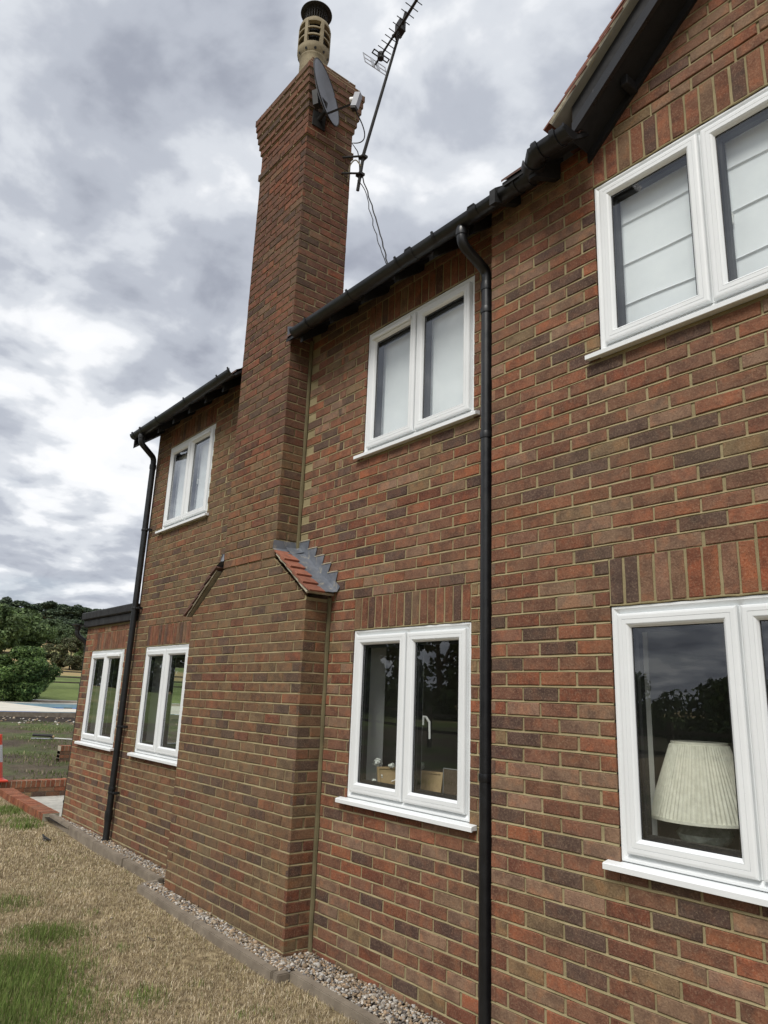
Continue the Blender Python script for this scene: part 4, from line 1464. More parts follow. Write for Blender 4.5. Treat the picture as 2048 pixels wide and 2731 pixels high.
J = b2 - d_ * .12
cl.obox(J + Vector((.0, 0, .03)), boom, ee, (0, 0, 1), .05, .035, .06)
q_ = B0 + boom * ((J - B0).dot(boom))
cl.tube([J, q_], .018, 8)
cl.tube([J - d_ * .10, B0 + boom * .40], .012, 8)
cl.tube([J + d_ * .05, B0 + boom * .95], .012, 8)
cl.build('clamp', M['soot'], ae, smooth=True)
bk2 = MB()
for zz_, yy_ in ((6.62, .0), (6.80, .0)):
    c0 = Vector((ST[1] - .03, .20, zz_)) - AO; c1 = b0 + (b1_ - b0) * ((zz_ - AO.z - b0.z) / (b1_.z - b0.z))
    bk2.tube([c0 + Vector((.03, .0, 0)), c1 + Vector((.03, 0, 0))], .010, 8)
    bk2.obox(c1 + Vector((.0, 0, 0)), (1, 0, 0), (0, 1, 0), (0, 0, 1), .036, .03, .012)
bk2.build('wall_bracket', M['soot'], ae)


def hang(a, b, sag, n=16, wob=.0):
    a, b = Vector(a), Vector(b)
    out = []
    for i in range(n + 1):
        t = i / n
        p_ = a.lerp(b, t); s_ = 4 * t * (1 - t)
        out.append(p_ + Vector(sag) * s_ + Vector((math.sin(i * 2.1) * wob, math.cos(i * 1.7) * wob, 0)))
    return out


cbl = MB()
ln_w = Vector(dish.location) + LN - la * .07
cbl.tube(hang(ln_w, (-2.17, .25, 6.95), (.03, .12, -.06), 18) + hang((-2.15, .30, 6.90), (-2.145, .345, 6.62), (.015, 0, 0), 8)[1:], .0055, 6)
cbl.tube(hang((-2.14, .36, 6.64), (-1.66, .36, 5.39), (.02, .02, -.05), 22, .004), .0065, 6)
cbl.tube(hang((-2.15, .33, 6.55), (-2.02, .36, 6.30), (.02, .0, .0), 6) + hang((-2.02, .36, 6.30), (-1.645, .36, 5.36), (.0, .0, -.08), 16, .006)[1:], .0045, 6)
cb = cbl.build('aerial_cable', M['soot'], None, smooth=True)
tag(cb, 'black cables hanging from dish and aerial bracket down to the roof beside the chimney', 'cable')
wc = MB(); wc.tube(bend([(-2.235, .27, 6.55), (-2.20, .26, 6.72), (-2.15, .29, 6.78), (-2.12, .34, 6.70)], .08), .006, 6)
wco = wc.build('cable_loop', M['buff_clay'], cb, smooth=True)

# ------------------------------------------------------------------ things behind the panes
lamp = thing('table_lamp', 'table lamp with a cream pleated shade behind the right ground floor window', 'lamp', (.925, .30, 1.07))
sh = MB()
n = 150
vs, fs = [], []
levels = [(.1255, .500), (.1265, .488), (.130, .486), (.236, .172), (.240, .170), (.241, .158)]
for li, (r, z) in enumerate(levels):
    for k in range(n):
        t = 2 * math.pi * k / n
        w = (.0016 if k % 2 else -.0016) * (r / .13) if li in (2, 3) else 0
        w += (.0012 * math.sin(k * 0.9) + .001 * math.sin(k * .37)) if li in (2, 3) else 0
        vs.append(((r + w) * math.cos(t), (r + w) * math.sin(t), z))
for i in range(len(levels) - 1):
    for k in range(n):
        k2 = (k + 1) % n
        fs.append((i * n + k, i * n + k2, (i + 1) * n + k2, (i + 1) * n + k))
sh.add(vs, fs)
sh.build('lamp_shade', M['shade'], lamp)
bs = MB(); bs.lathe([(.0, .0), (.085, .0), (.09, .012), (.06, .03), (.115, .075), (.125, .10), (.10, .13), (.045, .145), (.02, .16), (.014, .40), (.0, .40)], (0, 0), 36)
bs.build('lamp_base', M['ceramic'], lamp, smooth=True)


def picture_frame(x, y, w, h, tilt, rz, label):
    t = thing('picture_frame', label, 'picture frame', (x, y, 1.072), rz, 'frames on the inner sill')
    b = MB()
    c, s = math.cos(tilt), math.sin(tilt)
    up = Vector((0, s, c)); nn = Vector((0, -c, s))
    o = Vector((0, 0, .002))
    for a0, a1, c0, c1 in ((-w / 2, w / 2, 0, .014), (-w / 2, w / 2, h - .014, h), (-w / 2, -w / 2 + .014, .014, h - .014), (w / 2 - .014, w / 2, .014, h - .014)):
        b.obox(o + Vector(((a0 + a1) / 2, 0, 0)) + up * (c0 + c1) / 2, (1, 0, 0), up, nn, (a1 - a0) / 2, (c1 - c0) / 2, .007)
    b.build('moulding', M['wood_light'], t)
    bk_ = MB(); bk_.obox(o + up * h / 2 - nn * .002, (1, 0, 0), up, nn, w / 2 - .012, h / 2 - .012, .003); bk_.build('backing', M['wood_light'], t)
    st_ = MB(); st_.obox(o + up * h * .35 + Vector((0, -.04 if tilt < 0 else .05, -.01)), (1, 0, 0), (0, .45 * (1 if tilt < 0 else -1), 1), (0, 1, -.45), w * .16, h * .36, .003); st_.build('strut', M['wood_light'], t)
    return t


picture_frame(-1.20, .20, .16, .20, .30, 1.25, 'slim wooden frame standing edge-on behind the left pane, right of the white flowers')
picture_frame(-.845, .19, .20, .205, .25, .35, 'light wooden frame showing its plain back behind the right pane')
fr3 = thing('picture_frame', 'thin-edged clear frame at the right end of the inner sill', 'picture frame', (-.60, .19, 1.072), .1, 'frames on the inner sill')
b = MB()
for a0, a1, c0, c1 in ((-.075, .075, 0, .004), (-.075, .075, .236, .24), (-.075, -.071, .004, .236), (.071, .075, .004, .236)):
    b.box((a0, -.006, c0), (a1, .006, c1))
b.build('moulding', M['alu'], fr3)
b = MB(); b.box((-.071, -.002, .004), (.071, .002, .236)); b.build('backing', M['floor'], fr3)

fw = thing('flowers', 'vase of round white flower heads on the inner sill of the middle window', 'flowers', (-1.30, .22, 1.072))
vz = MB(); vz.lathe([(0, 0), (.035, 0), (.045, .03), (.040, .08), (.022, .11), (.026, .12)], (0, 0), 20); vz.build('vase', M['ceramic'], fw, smooth=True)
for (fx, fy, fz, fr_) in ((-.035, -.03, .215, .036), (.055, .02, .20, .026), (.03, -.05, .13, .024), (-.01, -.075, .10, .02), (.33, .03, .225, .034)):
    hd = MB()
    for _ in range(46):
        v = Vector((random.gauss(0, 1), random.gauss(0, 1), random.gauss(0, 1))).normalized() * fr_ * random.uniform(.75, 1.0)
        c = Vector((fx, fy, fz)) + Vector((v.x, v.y, v.z * .8))
        a_ = v.cross(Vector((.3, .5, .8))).normalized(); b_ = v.cross(a_).normalized()
        q = fr_ * .30
        hd.add([c + a_ * q, c + b_ * q, c - a_ * q, c - b_ * q], [(0, 1, 2, 3)])
    hd.build('flower_head', M['petal'], fw, fixn=False)
    s_ = MB(); s_.tube([(fx * .2, fy * .2, .10), (fx * .7, fy * .7, fz * .7), (fx, fy, fz)], .003, 5); s_.build('stem', M['leaf'], fw, tone=True)


def roman_blind(x0, x1, y, z0, z1, folds, label, group='blinds behind the upper panes'):
    n = 14
    vs, fs = [], []
    zs = []
    for i in range(folds + 1):
        zc = z0 + (z1 - z0) * i / folds
        zs += [(zc, 0.0), (zc + .006, -.010), (zc + .014, -.002)] if 0 < i < folds else [(zc, 0.0)]
    for zc, dy in zs:
        for k in range(n + 1):
            xx = x0 + (x1 - x0) * k / n
            vs.append((xx, y + dy + .004 * math.sin(xx * 9 + zc * 4), zc + .004 * math.sin(xx * 5 + zc * 11)))
    for i in range(len(zs) - 1):
        for k in range(n):
            fs.append((i * (n + 1) + k, i * (n + 1) + k + 1, (i + 1) * (n + 1) + k + 1, (i + 1) * (n + 1) + k))
    mb = MB(); mb.add(vs, fs)
    o = mb.build('roman_blind', M['blind'], None, fixn=False, smooth=True)
    return tag(o, label, 'blind', group)


w3 = (XW[1] - XW[0]) / 3
roman_blind(XW[0] + .02, XW[0] + w3 - .006, -P_W + .105, ZUS + .01, ZUH - .01, 4, 'white folded blind behind the left pane of the gable window')
roman_blind(XW[0] + w3 + .006, XW[0] + 2 * w3 - .006, -P_W + .105, ZUS + .01, ZUH - .01, 4, 'white folded blind behind the middle pane of the gable window, beside the window handle')
roman_blind(XW[0] + 2 * w3 + .006, XW[1] - .02, -P_W + .105, ZUS + .01, ZUH - .01, 4, 'white folded blind behind the right pane of the gable window')
roman_blind(WIN['um'][0] + .02, WIN['um'][1] - .02, .100, ZUS + .01, ZUH - .01, 1, 'plain white blind behind the upper window between chimney and downpipe')
roman_blind(WIN['ul'][0] + .02, WIN['ul'][1] - .02, .100, ZUS + .01, ZUH - .01, 1, 'plain white blind behind the far upper window left of the chimney')
# ------------------------------------------------------------------ ground
def grid(name, xs, ys, mat, keep=None, kind='structure', zoff=0.0, zfun=None):
    V, F = [], []
    for x in xs:
        for y in ys: V.append((x, y, (zfun or G)(x, y) + zoff))
    ny = len(ys)
    for i in range(len(xs) - 1):
        for j in range(ny - 1):
            cxx, cyy = (xs[i] + xs[i + 1]) / 2, (ys[j] + ys[j + 1]) / 2
            if keep and not keep(cxx, cyy): continue
            F.append((i * ny + j, i * ny + j + 1, (i + 1) * ny + j + 1, (i + 1) * ny + j))
    mb = MB(); mb.v = V; mb.f = F; mb.c = [(1, 1, 1, 1)] * len(V)
    bm = None
    o = mb.build(name, mat, None, smooth='all', fixn=True)
    o['kind'] = kind
    return o


def lin(a, b, n): return list(np.linspace(a, b, n))


YF_ = sorted(set([-700, -300, -120] + lin(-60, -6, 19) + [-5, -4] + lin(-3.4, -.6, 15)))
lawn = grid('lawn', sorted(set(lin(-10.80, 6, 45) + [9, 13, 20, 40, 90, 300])), YF_ + lin(-.45, -.02, 4), M['lawn'])
tag(lawn, 'dry straw-coloured lawn with green patches in front of the house', kind='structure')
# behind and beside the house
grid('lawn', [-10.80, -9, -7.5, 4.7, 30, 300], [7.6, 12, 30, 100, 500], M['lawn'], zoff=-.01)
grid('lawn', [4.7, 8, 30, 300], [-.02, 3, 7.6], M['lawn'], zoff=-.01)
YB_ = sorted(set([-700, -300, -120, -60, -30, -16] + lin(-10, 24, 35) + [32, 50, 90, 180, 400, 800]))
tag(grid('back_lawn', lin(-23.2, -10.80, 22), YB_, M['patchy']), 'patchy grass beyond the low brick wall', kind='structure')
YT_ = [y for y in YB_ if y >= -1.5]
YS_ = [y for y in YB_ if y <= YT_[0]]
tag(grid('lawn', lin(-43.2, -23.2, 12), YS_, M['meadow']), 'grass beside the pool garden', kind='structure')
tag(grid('soil_bed', lin(-25.62, -23.2, 5), YT_, M['soil']), 'strip of dark dug soil before the pool terrace', kind='structure')
PZ = .85
POOL = (-40.4, -29.6, 6.1, 11.2)
tag(grid('pool_terrace', [-41.4, POOL[0] - .5, POOL[1] + .5, -25.62], sorted(set(YT_ + [POOL[2] - .5, POOL[3] + .5])), M['coping'],
         keep=lambda x, y: not (POOL[0] - .5 < x < POOL[1] + .5 and POOL[2] - .5 < y < POOL[3] + .5), zfun=lambda x, y: PZ - .004), 'pale stone terrace round the pool', kind='structure')
te = MB(); te.box((-25.66, YT_[0], .5), (-25.60, 800, PZ - .03)); te.build('terrace_edge', M['concrete'], None, kind='structure')
tag(grid('gravel_path', [-43.2, -42, -41.4], YT_, M['gravel_far'], zfun=lambda x, y: interp(-x, [(41.4, PZ - .002), (43.2, .96)])), 'gravel strip behind the pool', kind='structure')
tag(grid('meadow', sorted(set(lin(-66, -43.2, 24))), YB_, M['meadow']), 'green grass rising to the rail fence', kind='structure')
tag(grid('hill_field', sorted(set([-1500, -900, -600, -420] + lin(-340, -66, 40))), sorted(set([-1500, -900] + YB_ + [1500])), M['stubble']), 'golden stubble field on the hillside', kind='structure')

# swimming pool
pool = thing('swimming_pool', 'swimming pool with blue mosaic band seen across the garden', 'swimming pool', (POOL[0], POOL[2], PZ))
px, py = POOL[0], POOL[2]
LX, LY = POOL[1] - POOL[0], POOL[3] - POOL[2]
for (a0, a1, c0, c1) in ((-.5, 0, -.5, LY + .5), (LX, LX + .5, -.5, LY + .5), (0, LX, -.5, 0), (0, LX, LY, LY + .5)):
    along_y = (a1 - a0) < (c1 - c0)
    ln = (c1 - c0) if along_y else (a1 - a0)
    k = max(1, int(round(ln / .9)))
    for i in range(k):
        t0, t1 = ln * i / k + .004, ln * (i + 1) / k - .004
        s_ = MB()
        if along_y: s_.bbox((a0, c0 + t0, -.05), (a1, c0 + t1, .012), .008)
        else: s_.bbox((a0 + t0, c0, -.05), (a0 + t1, c1, .012), .008)
        s_.build('coping_slab', M['coping'], pool)
for nm, mt_, za, zb, ins in (('liner', 'pool_liner', -.22, -.05, 0.0), ('mosaic_band', 'pool_blue', -.50, -.22, -.004)):
    w_ = MB()
    for (q0, q1) in (((0, 0), (LX, 0)), ((LX, 0), (LX, LY)), ((LX, LY), (0, LY)), ((0, LY), (0, 0))):
        w_.add([(q0[0], q0[1], za), (q1[0], q1[1], za), (q1[0], q1[1], zb), (q0[0], q0[1], zb)], [(0, 1, 2, 3)])
    w_.build(nm, M[mt_], pool, fixn=False)
w_ = MB(); w_.add([(0, 0, -.5), (LX, 0, -.5), (LX, LY, -.5), (0, LY, -.5)], [(0, 1, 2, 3)]); w_.build('water', M['water'], pool)
w_ = MB(); w_.box((.001, 3.4, -.33), (.02, 3.85, -.22)); w_.build('skimmer', M['soot'], pool)

# patio beyond the extension
patio = MB(); patio.box((-10.75, -.06, -.16), (-7.37, 9.0, -.085))
pat = patio.build('patio', M['soil'], None, kind='structure')
tag(pat, 'sunken patio of pale stone slabs beside the extension', kind='structure')
yy = -.02
while yy < 6.0:
    hgt = random.choice((.3, .45, .6))
    xx = -10.70
    while xx < -7.42:
        w = random.choice((.3, .45, .6, .75))
        k = random.uniform(.85, 1.12)
        s_ = MB(); s_.bbox((xx + .006, yy + .006, -.10), (min(xx + w, -7.40) - .006, yy + hgt - .006, -.045 + random.uniform(-.003, .003)), .006, (.40 * k, .385 * k, .34 * k, 1))
        s_.build('paving_slab', M['slab'], pat, tone=True)
        xx += w
    yy += hgt


def brick_edge_wall(path, width, ztop, courses, label, pal=PAL_NEW, ends=True):
    """low wall: a brick-on-edge coping on courses of bricks, along a polyline of (x, y)"""
    t = thing('garden_wall', label, 'wall', (path[0][0], path[0][1], 0))
    o = Vector((path[0][0], path[0][1], 0))
    cop, body, mo = [], [], MB()
    for (a, b) in zip(path, path[1:]):
        A, B = Vector((*a, 0)), Vector((*b, 0))
        d = (B - A); ln = d.length; d.normalize(); nn = Vector((-d.y, d.x, 0))
        k = int(ln / .075)
        for i in range(k):
            c = A + d * (ln * (i + .5) / k)
            s_ = MB(); kk = pick(pal)
            s_.obox(c - o + Vector((0, 0, ztop - .0515 + random.uniform(-.0015, .0015))), d, nn, (0, 0, 1), ln / k / 2 - .0062, width / 2, .0515, kk)
            s_.build('coping_brick', M['brick'], t, tone=True)
        mo.obox(A - o + d * ln / 2 + Vector((0, 0, ztop - .0535)), d, nn, (0, 0, 1), ln / 2 - .004, width / 2 - .004, .050)
        for r in range(courses):
            zc = ztop - .103 - .0375 - r * .075
            kb = max(1, int(round(ln / .225)))
            off = .1125 if r % 2 else 0
            for i in range(-1, kb + 1):
                s0, s1 = max(0, i * .225 + off), min(ln, i * .225 + off + .215)
                if s1 - s0 < .03: continue
                s_ = MB()
                s_.obox(A - o + d * ((s0 + s1) / 2) + Vector((0, 0, zc)), d, nn, (0, 0, 1), (s1 - s0) / 2, width / 2 - .004, .0325, pick(PAL_EXT))
                s_.build('brick', M['brick'], t, tone=True)
            mo.obox(A - o + d * ln / 2 + Vector((0, 0, zc)), d, nn, (0, 0, 1), ln / 2, width / 2 - .012, .0385)
    mo.build('mortar', M['cement'], t)
    return t


brick_edge_wall([(-7.56, -.075), (-9.6, -.035), (-10.3, .0)], .205, .150, 1, 'low curb of orange bricks on edge between lawn and patio')
brick_edge_wall([(-10.75, -.30), (-10.75, 4.0)], .215, .205, 2, 'low cross wall topped with orange bricks on edge at the far side of the patio')
pier = brick_edge_wall([(-14.2, 1.86), (-14.2, 2.9)], .215, .50, 4, 'short brick planter wall standing in the patchy grass near the extension')

# concrete edging of the gravel strip
edg = thing('lawn_edging', 'concrete edging blocks holding the gravel strip along the house', 'edging', (0, 0, 0))


def edging(p0, p1, w=.062, h=.16, ln=.92):
    A, B = Vector(p0), Vector(p1)
    d = B - A; L_ = d.length; d.normalize(); nn = Vector((-d.y, d.x, 0)).normalized()
    k = max(1, int(round(L_ / ln)))
    for i in range(k):
        c = A + (B - A) * (i + .5) / k
        s_ = MB()
        bm = bmesh.new(); bmesh.ops.create_cube(bm, size=1)
        bmesh.ops.scale(bm, vec=(L_ / k - .006, w, h), verts=bm.verts)
        bmesh.ops.bevel(bm, geom=list(bm.edges), offset=.006, segments=2, affect='EDGES')
        up = d.cross(nn); up = up if up.z > 0 else -up
        mt4 = Matrix((d, nn, up)).transposed().to_4x4(); mt4.translation = c + Vector((random.uniform(-.002, .002), random.uniform(-.004, .004), -h / 2 + random.uniform(-.003, .003)))
        bm.transform(mt4)
        bm.verts.index_update()
        s_.add([v.co[:] for v in bm.verts], [[v.index for v in f.verts] for f in bm.faces]); bm.free()
        s_.build('edging_block', M['concrete'], edg)


edging((-1.50, -.292, .056), (3.0, -.36, .05))
edging((-3.80, -.372, .102), (-1.545, -.388, .060))
edging((-1.515, -.418, .058), (-1.515, -.322, .056), ln=.2)
edging((-3.83, -.342, .100), (-3.83, -.20, .112), ln=.3)
edging((-5.55, -.170, .145), (-3.86, -.165, .113))
edging((-7.64, -.062, .138), (-5.55, -.170, .145))

# ------------------------------------------------------------------ gravel
def ico(sub):
    bm = bmesh.new(); bmesh.ops.create_icosphere(bm, subdivisions=sub, radius=1)
    bm.verts.index_update()
    v = np.array([x.co[:] for x in bm.verts]); f = np.array([[q.index for q in x.verts] for x in bm.faces]); bm.free()
    return v, f


IV, IF = ico(1)
IV2, IF2 = ico(2)
PEB = np.array([(.42, .34, .24), (.50, .45, .38), (.30, .22, .14), (.22, .19, .16), (.50, .46, .40), (.34, .24, .15), (.14, .125, .115), (.42, .30, .19), (.60, .57, .52)])


def pebbles(name, pts, size, label, iv=None, if_=None, seed=1):
    r = np.random.default_rng(seed)
    iv = IV if iv is None else iv; if_ = IF if if_ is None else if_
    n, k = len(pts), len(iv)
    s = size * np.exp(r.normal(0, .32, n))
    sc = np.stack([s * r.uniform(.8, 1.35, n), s * r.uniform(.7, 1.1, n), s * r.uniform(.5, .8, n)], 1)
    a = r.uniform(0, 6.28, n); b = r.normal(0, .4, n)
    ca, sa, cb_, sb = np.cos(a), np.sin(a), np.cos(b), np.sin(b)
    v = iv[None] * (1 + r.normal(0, .09, (n, k, 1))) * sc[:, None, :]
    x = v[..., 0] * cb_[:, None] - v[..., 2] * sb[:, None]; z = v[..., 0] * sb[:, None] + v[..., 2] * cb_[:, None]
    y = v[..., 1]
    X_ = x * ca[:, None] - y * sa[:, None]; Y_ = x * sa[:, None] + y * ca[:, None]
    V = np.stack([X_, Y_, z], -1) + pts[:, None, :]
    Fa = (if_[None] + (np.arange(n) * k)[:, None, None]).reshape(-1, 3)
    C = np.repeat(PEB[r.integers(0, len(PEB), n)] * r.uniform(.5, 1.02, (n, 1)), k, 0)
    o = np_mesh(name, V.reshape(-1, 3), Fa, C, M['pebble'], None, 'stuff', True)
    return tag(o, label, 'gravel', kind='stuff')


def strip_points(n, x0, x1, yfun0, yfun1, zfun, seed):
    r = np.random.default_rng(seed)
    x = r.uniform(x0, x1, n)
    t = r.uniform(0, 1, n)
    y = np.array([yfun0(a) + (yfun1(a) - yfun0(a)) * q for a, q in zip(x, t)])
    z = np.array([zfun(a) for a in x]) + r.uniform(-.012, .008, n)
    return np.stack([x, y, z], 1)


def gz_r(x): return interp(x, [(-1.75, .050), (-.5, .045), (3, .04)])


def gz_b(x): return interp(x, [(-3.8, .090), (-1.5, .052)])


def gz_l(x): return interp(x, [(-7.6, .118), (-5.6, .130), (-3.7, .105)])


gpts = np.concatenate([
    strip_points(6500, -1.74, 1.6, lambda x: -.268 - .015 * (x + 1.5) / 4.5, lambda x: -.01 if x < 0 else -.13, gz_r, 1),
    strip_points(4000, -3.80, -1.55, lambda x: -.352, lambda x: -.225, gz_b, 2),
    strip_points(260, -1.75, -1.54, lambda x: -.37, lambda x: -.22, gz_b, 5),
    strip_points(120, -3.80, -3.66, lambda x: -.34, lambda x: -.02, gz_b, 6),
    strip_points(4200, -7.40, -3.68, lambda x: -.138 if x > -5.6 else interp(x, [(-7.6, -.04), (-5.6, -.13)]), lambda x: -.01, gz_l, 3)])
pebbles('gravel', gpts, .0090, 'mixed river pebbles filling the strip between edging and brick wall', seed=4)
gb = MB()
for (xa, xb, ya, yb, zf) in ((-1.75, 3.0, -.30, .0, gz_r), (-3.81, -1.53, -.375, -.2, gz_b), (-3.81, -3.66, -.35, .0, gz_b), (-7.62, -3.66, -.15, .0, gz_l)):
    k = 8
    vs = []
    for i in range(k + 1):
        x = xa + (xb - xa) * i / k
        vs += [(x, ya, zf(x) - .012), (x, yb, zf(x) - .012)]
    gb.add(vs, [(2 * i, 2 * i + 1, 2 * i + 3, 2 * i + 2) for i in range(k)])
gbo = gb.build('gravel_bed', M['soil'], None, kind='structure', fixn=True)

# ------------------------------------------------------------------ grass
def at_px(u, v, z):
    """ground point seen at a pixel of the photograph (used once, to read positions off)"""
    q = Vector(((u - W_PX / 2) / F_PX, (v - H_PX / 2) / F_PX, 1.0))
    d = r0 * q.x + r1 * q.y + r2 * q.z
    t = (z - CAM.z) / d.z
    return CAM + d * t


green = []
for (u, v, r, s) in ((40, 2600, .42, 1.0), (0, 2700, .5, 1.0), (120, 2500, .28, .8), (60, 2640, .35, 1), (215, 2540, .12, .6), (390, 2650, .16, .55), (520, 2620, .08, .4), (60, 2200, .45, .5),
                     (20, 2170, .5, .65), (65, 2215, .16, .9), (230, 2440, .1, .35), (320, 2530, .08, .5), (20, 2420, .25, .5), (140, 2300, .18, .25), (300, 2700, .2, .35), (640, 2700, .1, .3), (700, 2680, .08, .3)):
    q = at_px(u, v, .03); green.append((q.x, q.y, r, s))
# out of view the green patches go on at random
for _ in range(60): green.append((random.uniform(-10, 12), random.uniform(-14, -2.5), random.uniform(.3, .9), random.uniform(.3, 1)))


def green_at(x, y):
    g = np.zeros_like(x)
    for (a, b, r, s) in green: g = np.maximum(g, s * np.exp(-((x - a) ** 2 + (y - b) ** 2) / (r * r)))
    return g


def blades(x, y, z, length, width, lean, tone, seed):
    """bent three-triangle blades"""
    r = np.random.default_rng(seed)
    n = len(x)
    a = r.uniform(0, 2 * np.pi, n)
    b = a + np.pi / 2 + r.normal(0, .4, n)
    dx, dy = np.cos(a), np.sin(a)
    wx, wy = np.cos(b) * width / 2, np.sin(b) * width / 2
    base = np.stack([x, y, z], 1)
    h1 = length * .55; h2 = length
    l1 = lean * .45; l2 = lean
    up1 = np.sqrt(np.maximum(.01, 1 - np.minimum(.98, l1) ** 2)); up2 = np.sqrt(np.maximum(.004, 1 - np.minimum(.99, l2) ** 2))
    m1 = base + np.stack([dx * h1 * l1, dy * h1 * l1, h1 * up1], 1)
    tip = m1 + np.stack([dx * (h2 - h1) * l2, dy * (h2 - h1) * l2, (h2 - h1) * up2 * np.where(lean > .9, .25, 1)], 1)
    w = np.stack([wx, wy, np.zeros(n)], 1)
    V = np.stack([base - w, base + w, m1 + w * .8, m1 - w * .8, tip], 1)
    o = (np.arange(n) * 5)[:, None]
    F = np.concatenate([o + np.array([[0, 1, 2]]), o + np.array([[0, 2, 3]]), o + np.array([[3, 2, 4]])], 0)
    C = np.repeat(tone[:, None, :], 5, 1) * np.array([.72, .72, 1.0, 1.0, 1.15])[None, :, None]  # shading put into the blade colour: darker at the base, lighter at the tip
    return V.reshape(-1, 3), F, C.reshape(-1, 3)


STRAW = np.array([(.60, .50, .34), (.48, .39, .25), (.34, .27, .17), (.70, .61, .45), (.20, .15, .09), (.43, .36, .19)])
GREEN = np.array([(.145, .225, .050), (.18, .265, .060), (.11, .175, .042), (.22, .28, .085), (.18, .215, .07)])


def lawn_grass(name, n, x0, x1, y0, y1, lscale, wscale, seed, label, thick=True):
    r = np.random.default_rng(seed)
    x = r.uniform(x0, x1, n); y = r.uniform(y0, y1, n)
    ok = y < np.where(x > -1.54, -.335, np.where(x > -3.87, -.43, np.where(x > -5.55, -.225, np.interp(x, [-10.8, -7.6, -5.55], [-.20, -.20, -.225]))))
    x, y = x[ok], y[ok]; n = len(x)
    z = np.array([G(a, b) for a, b in zip(x, y)]) - .002
    g = green_at(x, y)
    isg = r.uniform(0, 1, n) < np.clip(g * 1.3 - .12, .015, .97)
    # bare scuffed places
    bare = (np.sin(x * 3.1 + 1.3) * np.sin(y * 4.7 + x) + .5 * np.sin(x * 9 + y * 7)) > .8
    keepm = isg | ~bare | (r.uniform(0, 1, n) < .35)
    x, y, z, isg, g = x[keepm], y[keepm], z[keepm], isg[keepm], g[keepm]; n = len(x)
    tone = np.where(isg[:, None], GREEN[r.integers(0, len(GREEN), n)], STRAW[r.integers(0, len(STRAW), n)] * 1.15) * r.uniform(.75, 1.2, (n, 1))
    length = np.where(isg, r.uniform(.03, .062, n) * (.6 + g), r.uniform(.016, .045, n)) * lscale
    lean = np.where(isg, r.uniform(.15, .75, n), r.uniform(.72, 1.0, n))
    width = np.where(isg, r.uniform(.0022, .0038, n), r.uniform(.0016, .0034, n)) * wscale
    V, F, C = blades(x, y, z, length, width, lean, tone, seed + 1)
    return tag(np_mesh(name, V, F, C, M['grass'], None, 'stuff'), label, 'grass', kind='stuff')


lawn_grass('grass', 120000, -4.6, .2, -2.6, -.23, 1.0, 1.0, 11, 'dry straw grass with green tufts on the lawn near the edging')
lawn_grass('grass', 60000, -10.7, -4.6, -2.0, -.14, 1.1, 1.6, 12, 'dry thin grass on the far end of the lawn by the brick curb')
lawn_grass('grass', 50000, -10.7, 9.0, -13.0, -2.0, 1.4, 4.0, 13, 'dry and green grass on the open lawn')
# patchy grass beyond the wall
r = np.random.default_rng(21)
n = 42000
x = r.uniform(-23.3, -10.95, n); y = r.uniform(-1.0, 9.0, n)
tuft = np.sin(x * 1.7 + np.sin(y * 1.3) * 2) + np.sin(y * 2.3 + x * .6) + .8 * np.sin(x * 4.1 - y * 3.3)
kp = tuft + r.normal(0, .45, n) > .55
x, y = x[kp], y[kp]; n = len(x)
z = np.array([G(a, b) for a, b in zip(x, y)]) - .005
tone = np.where((r.uniform(0, 1, n) < .85)[:, None], GREEN[r.integers(0, 5, n)] * .8, STRAW[r.integers(0, 6, n)]) * r.uniform(.7, 1.15, (n, 1))
V, F, C = blades(x, y, z, r.uniform(.03, .085, n), r.uniform(.006, .013, n), r.uniform(.2, .85, n), tone, 22)
tag(np_mesh('grass', V, F, C, M['grass'], None, 'stuff'), 'tufts of green grass on the bare ground beyond the low wall', 'grass', kind='stuff')
# pale stones in the soil
pp = np.stack([r.uniform(-25.5, -22.0, 260), r.uniform(-1, 9, 260), np.zeros(260)], 1)
pp[:, 2] = [G(a, b) + .01 for a, b in pp[:, :2]]
pebbles('stones', pp, .035, 'pale stones scattered on the dark soil', seed=9)
pp = np.stack([r.uniform(-9, .5, 130), r.uniform(-2.2, -.45, 130), np.zeros(130)], 1)
pp[:, 2] = [G(a, b) + .004 for a, b in pp[:, :2]]
pebbles('stones', pp, .009, 'stray pebbles and crumbs lying on the dry lawn', seed=10)

# small things lying on the lawn
q = at_px(122, 2236, G(-7, -.8) + .02)
scrap = MB()
base = Vector((0, 0, .012))
scrap.tube([base + Vector(p_) for p_ in ((-.13, .0, .03), (-.09, .01, .01), (-.04, -.015, .0), (.0, .0, .014), (.05, .015, .0), (.10, -.01, .022), (.13, .015, .01))], [.010, .014, .013, .016, .015, .012, .006], 5)
scrap.tube([base + Vector(p_) for p_ in ((.02, -.02, .0), (.06, -.035, .006), (.11, -.02, .0))], [.008, .011, .006], 5)
so_ = scrap.build('plastic_scrap', M['soot'], None)
so_.location = (q.x, q.y, G(q.x, q.y)); tag(so_, 'twisted scrap of black plastic lying on the dry lawn', 'scrap')
q = at_px(400, 2507, .03)
tw = MB(); tw.tube([(-.06, 0, .012), (-.02, .01, .016), (.03, .0, .014), (.06, .012, .02)], [.004, .005, .004, .002], 5)
tw.tube([(.0, .006, .015), (.02, .03, .02)], [.003, .0015], 5)
to = tw.build('twig', M['bark'], None); to.location = (q.x, q.y, G(q.x, q.y)); tag(to, 'small dark twig lying on the lawn near the edging', 'twig')
q = at_px(802, 2632, .0)
tw = MB(); IVs = IV * np.array([.018, .014, .008]); tw.add([tuple(v * random.uniform(.8, 1.2)) for v in IVs], [tuple(f) for f in IF])
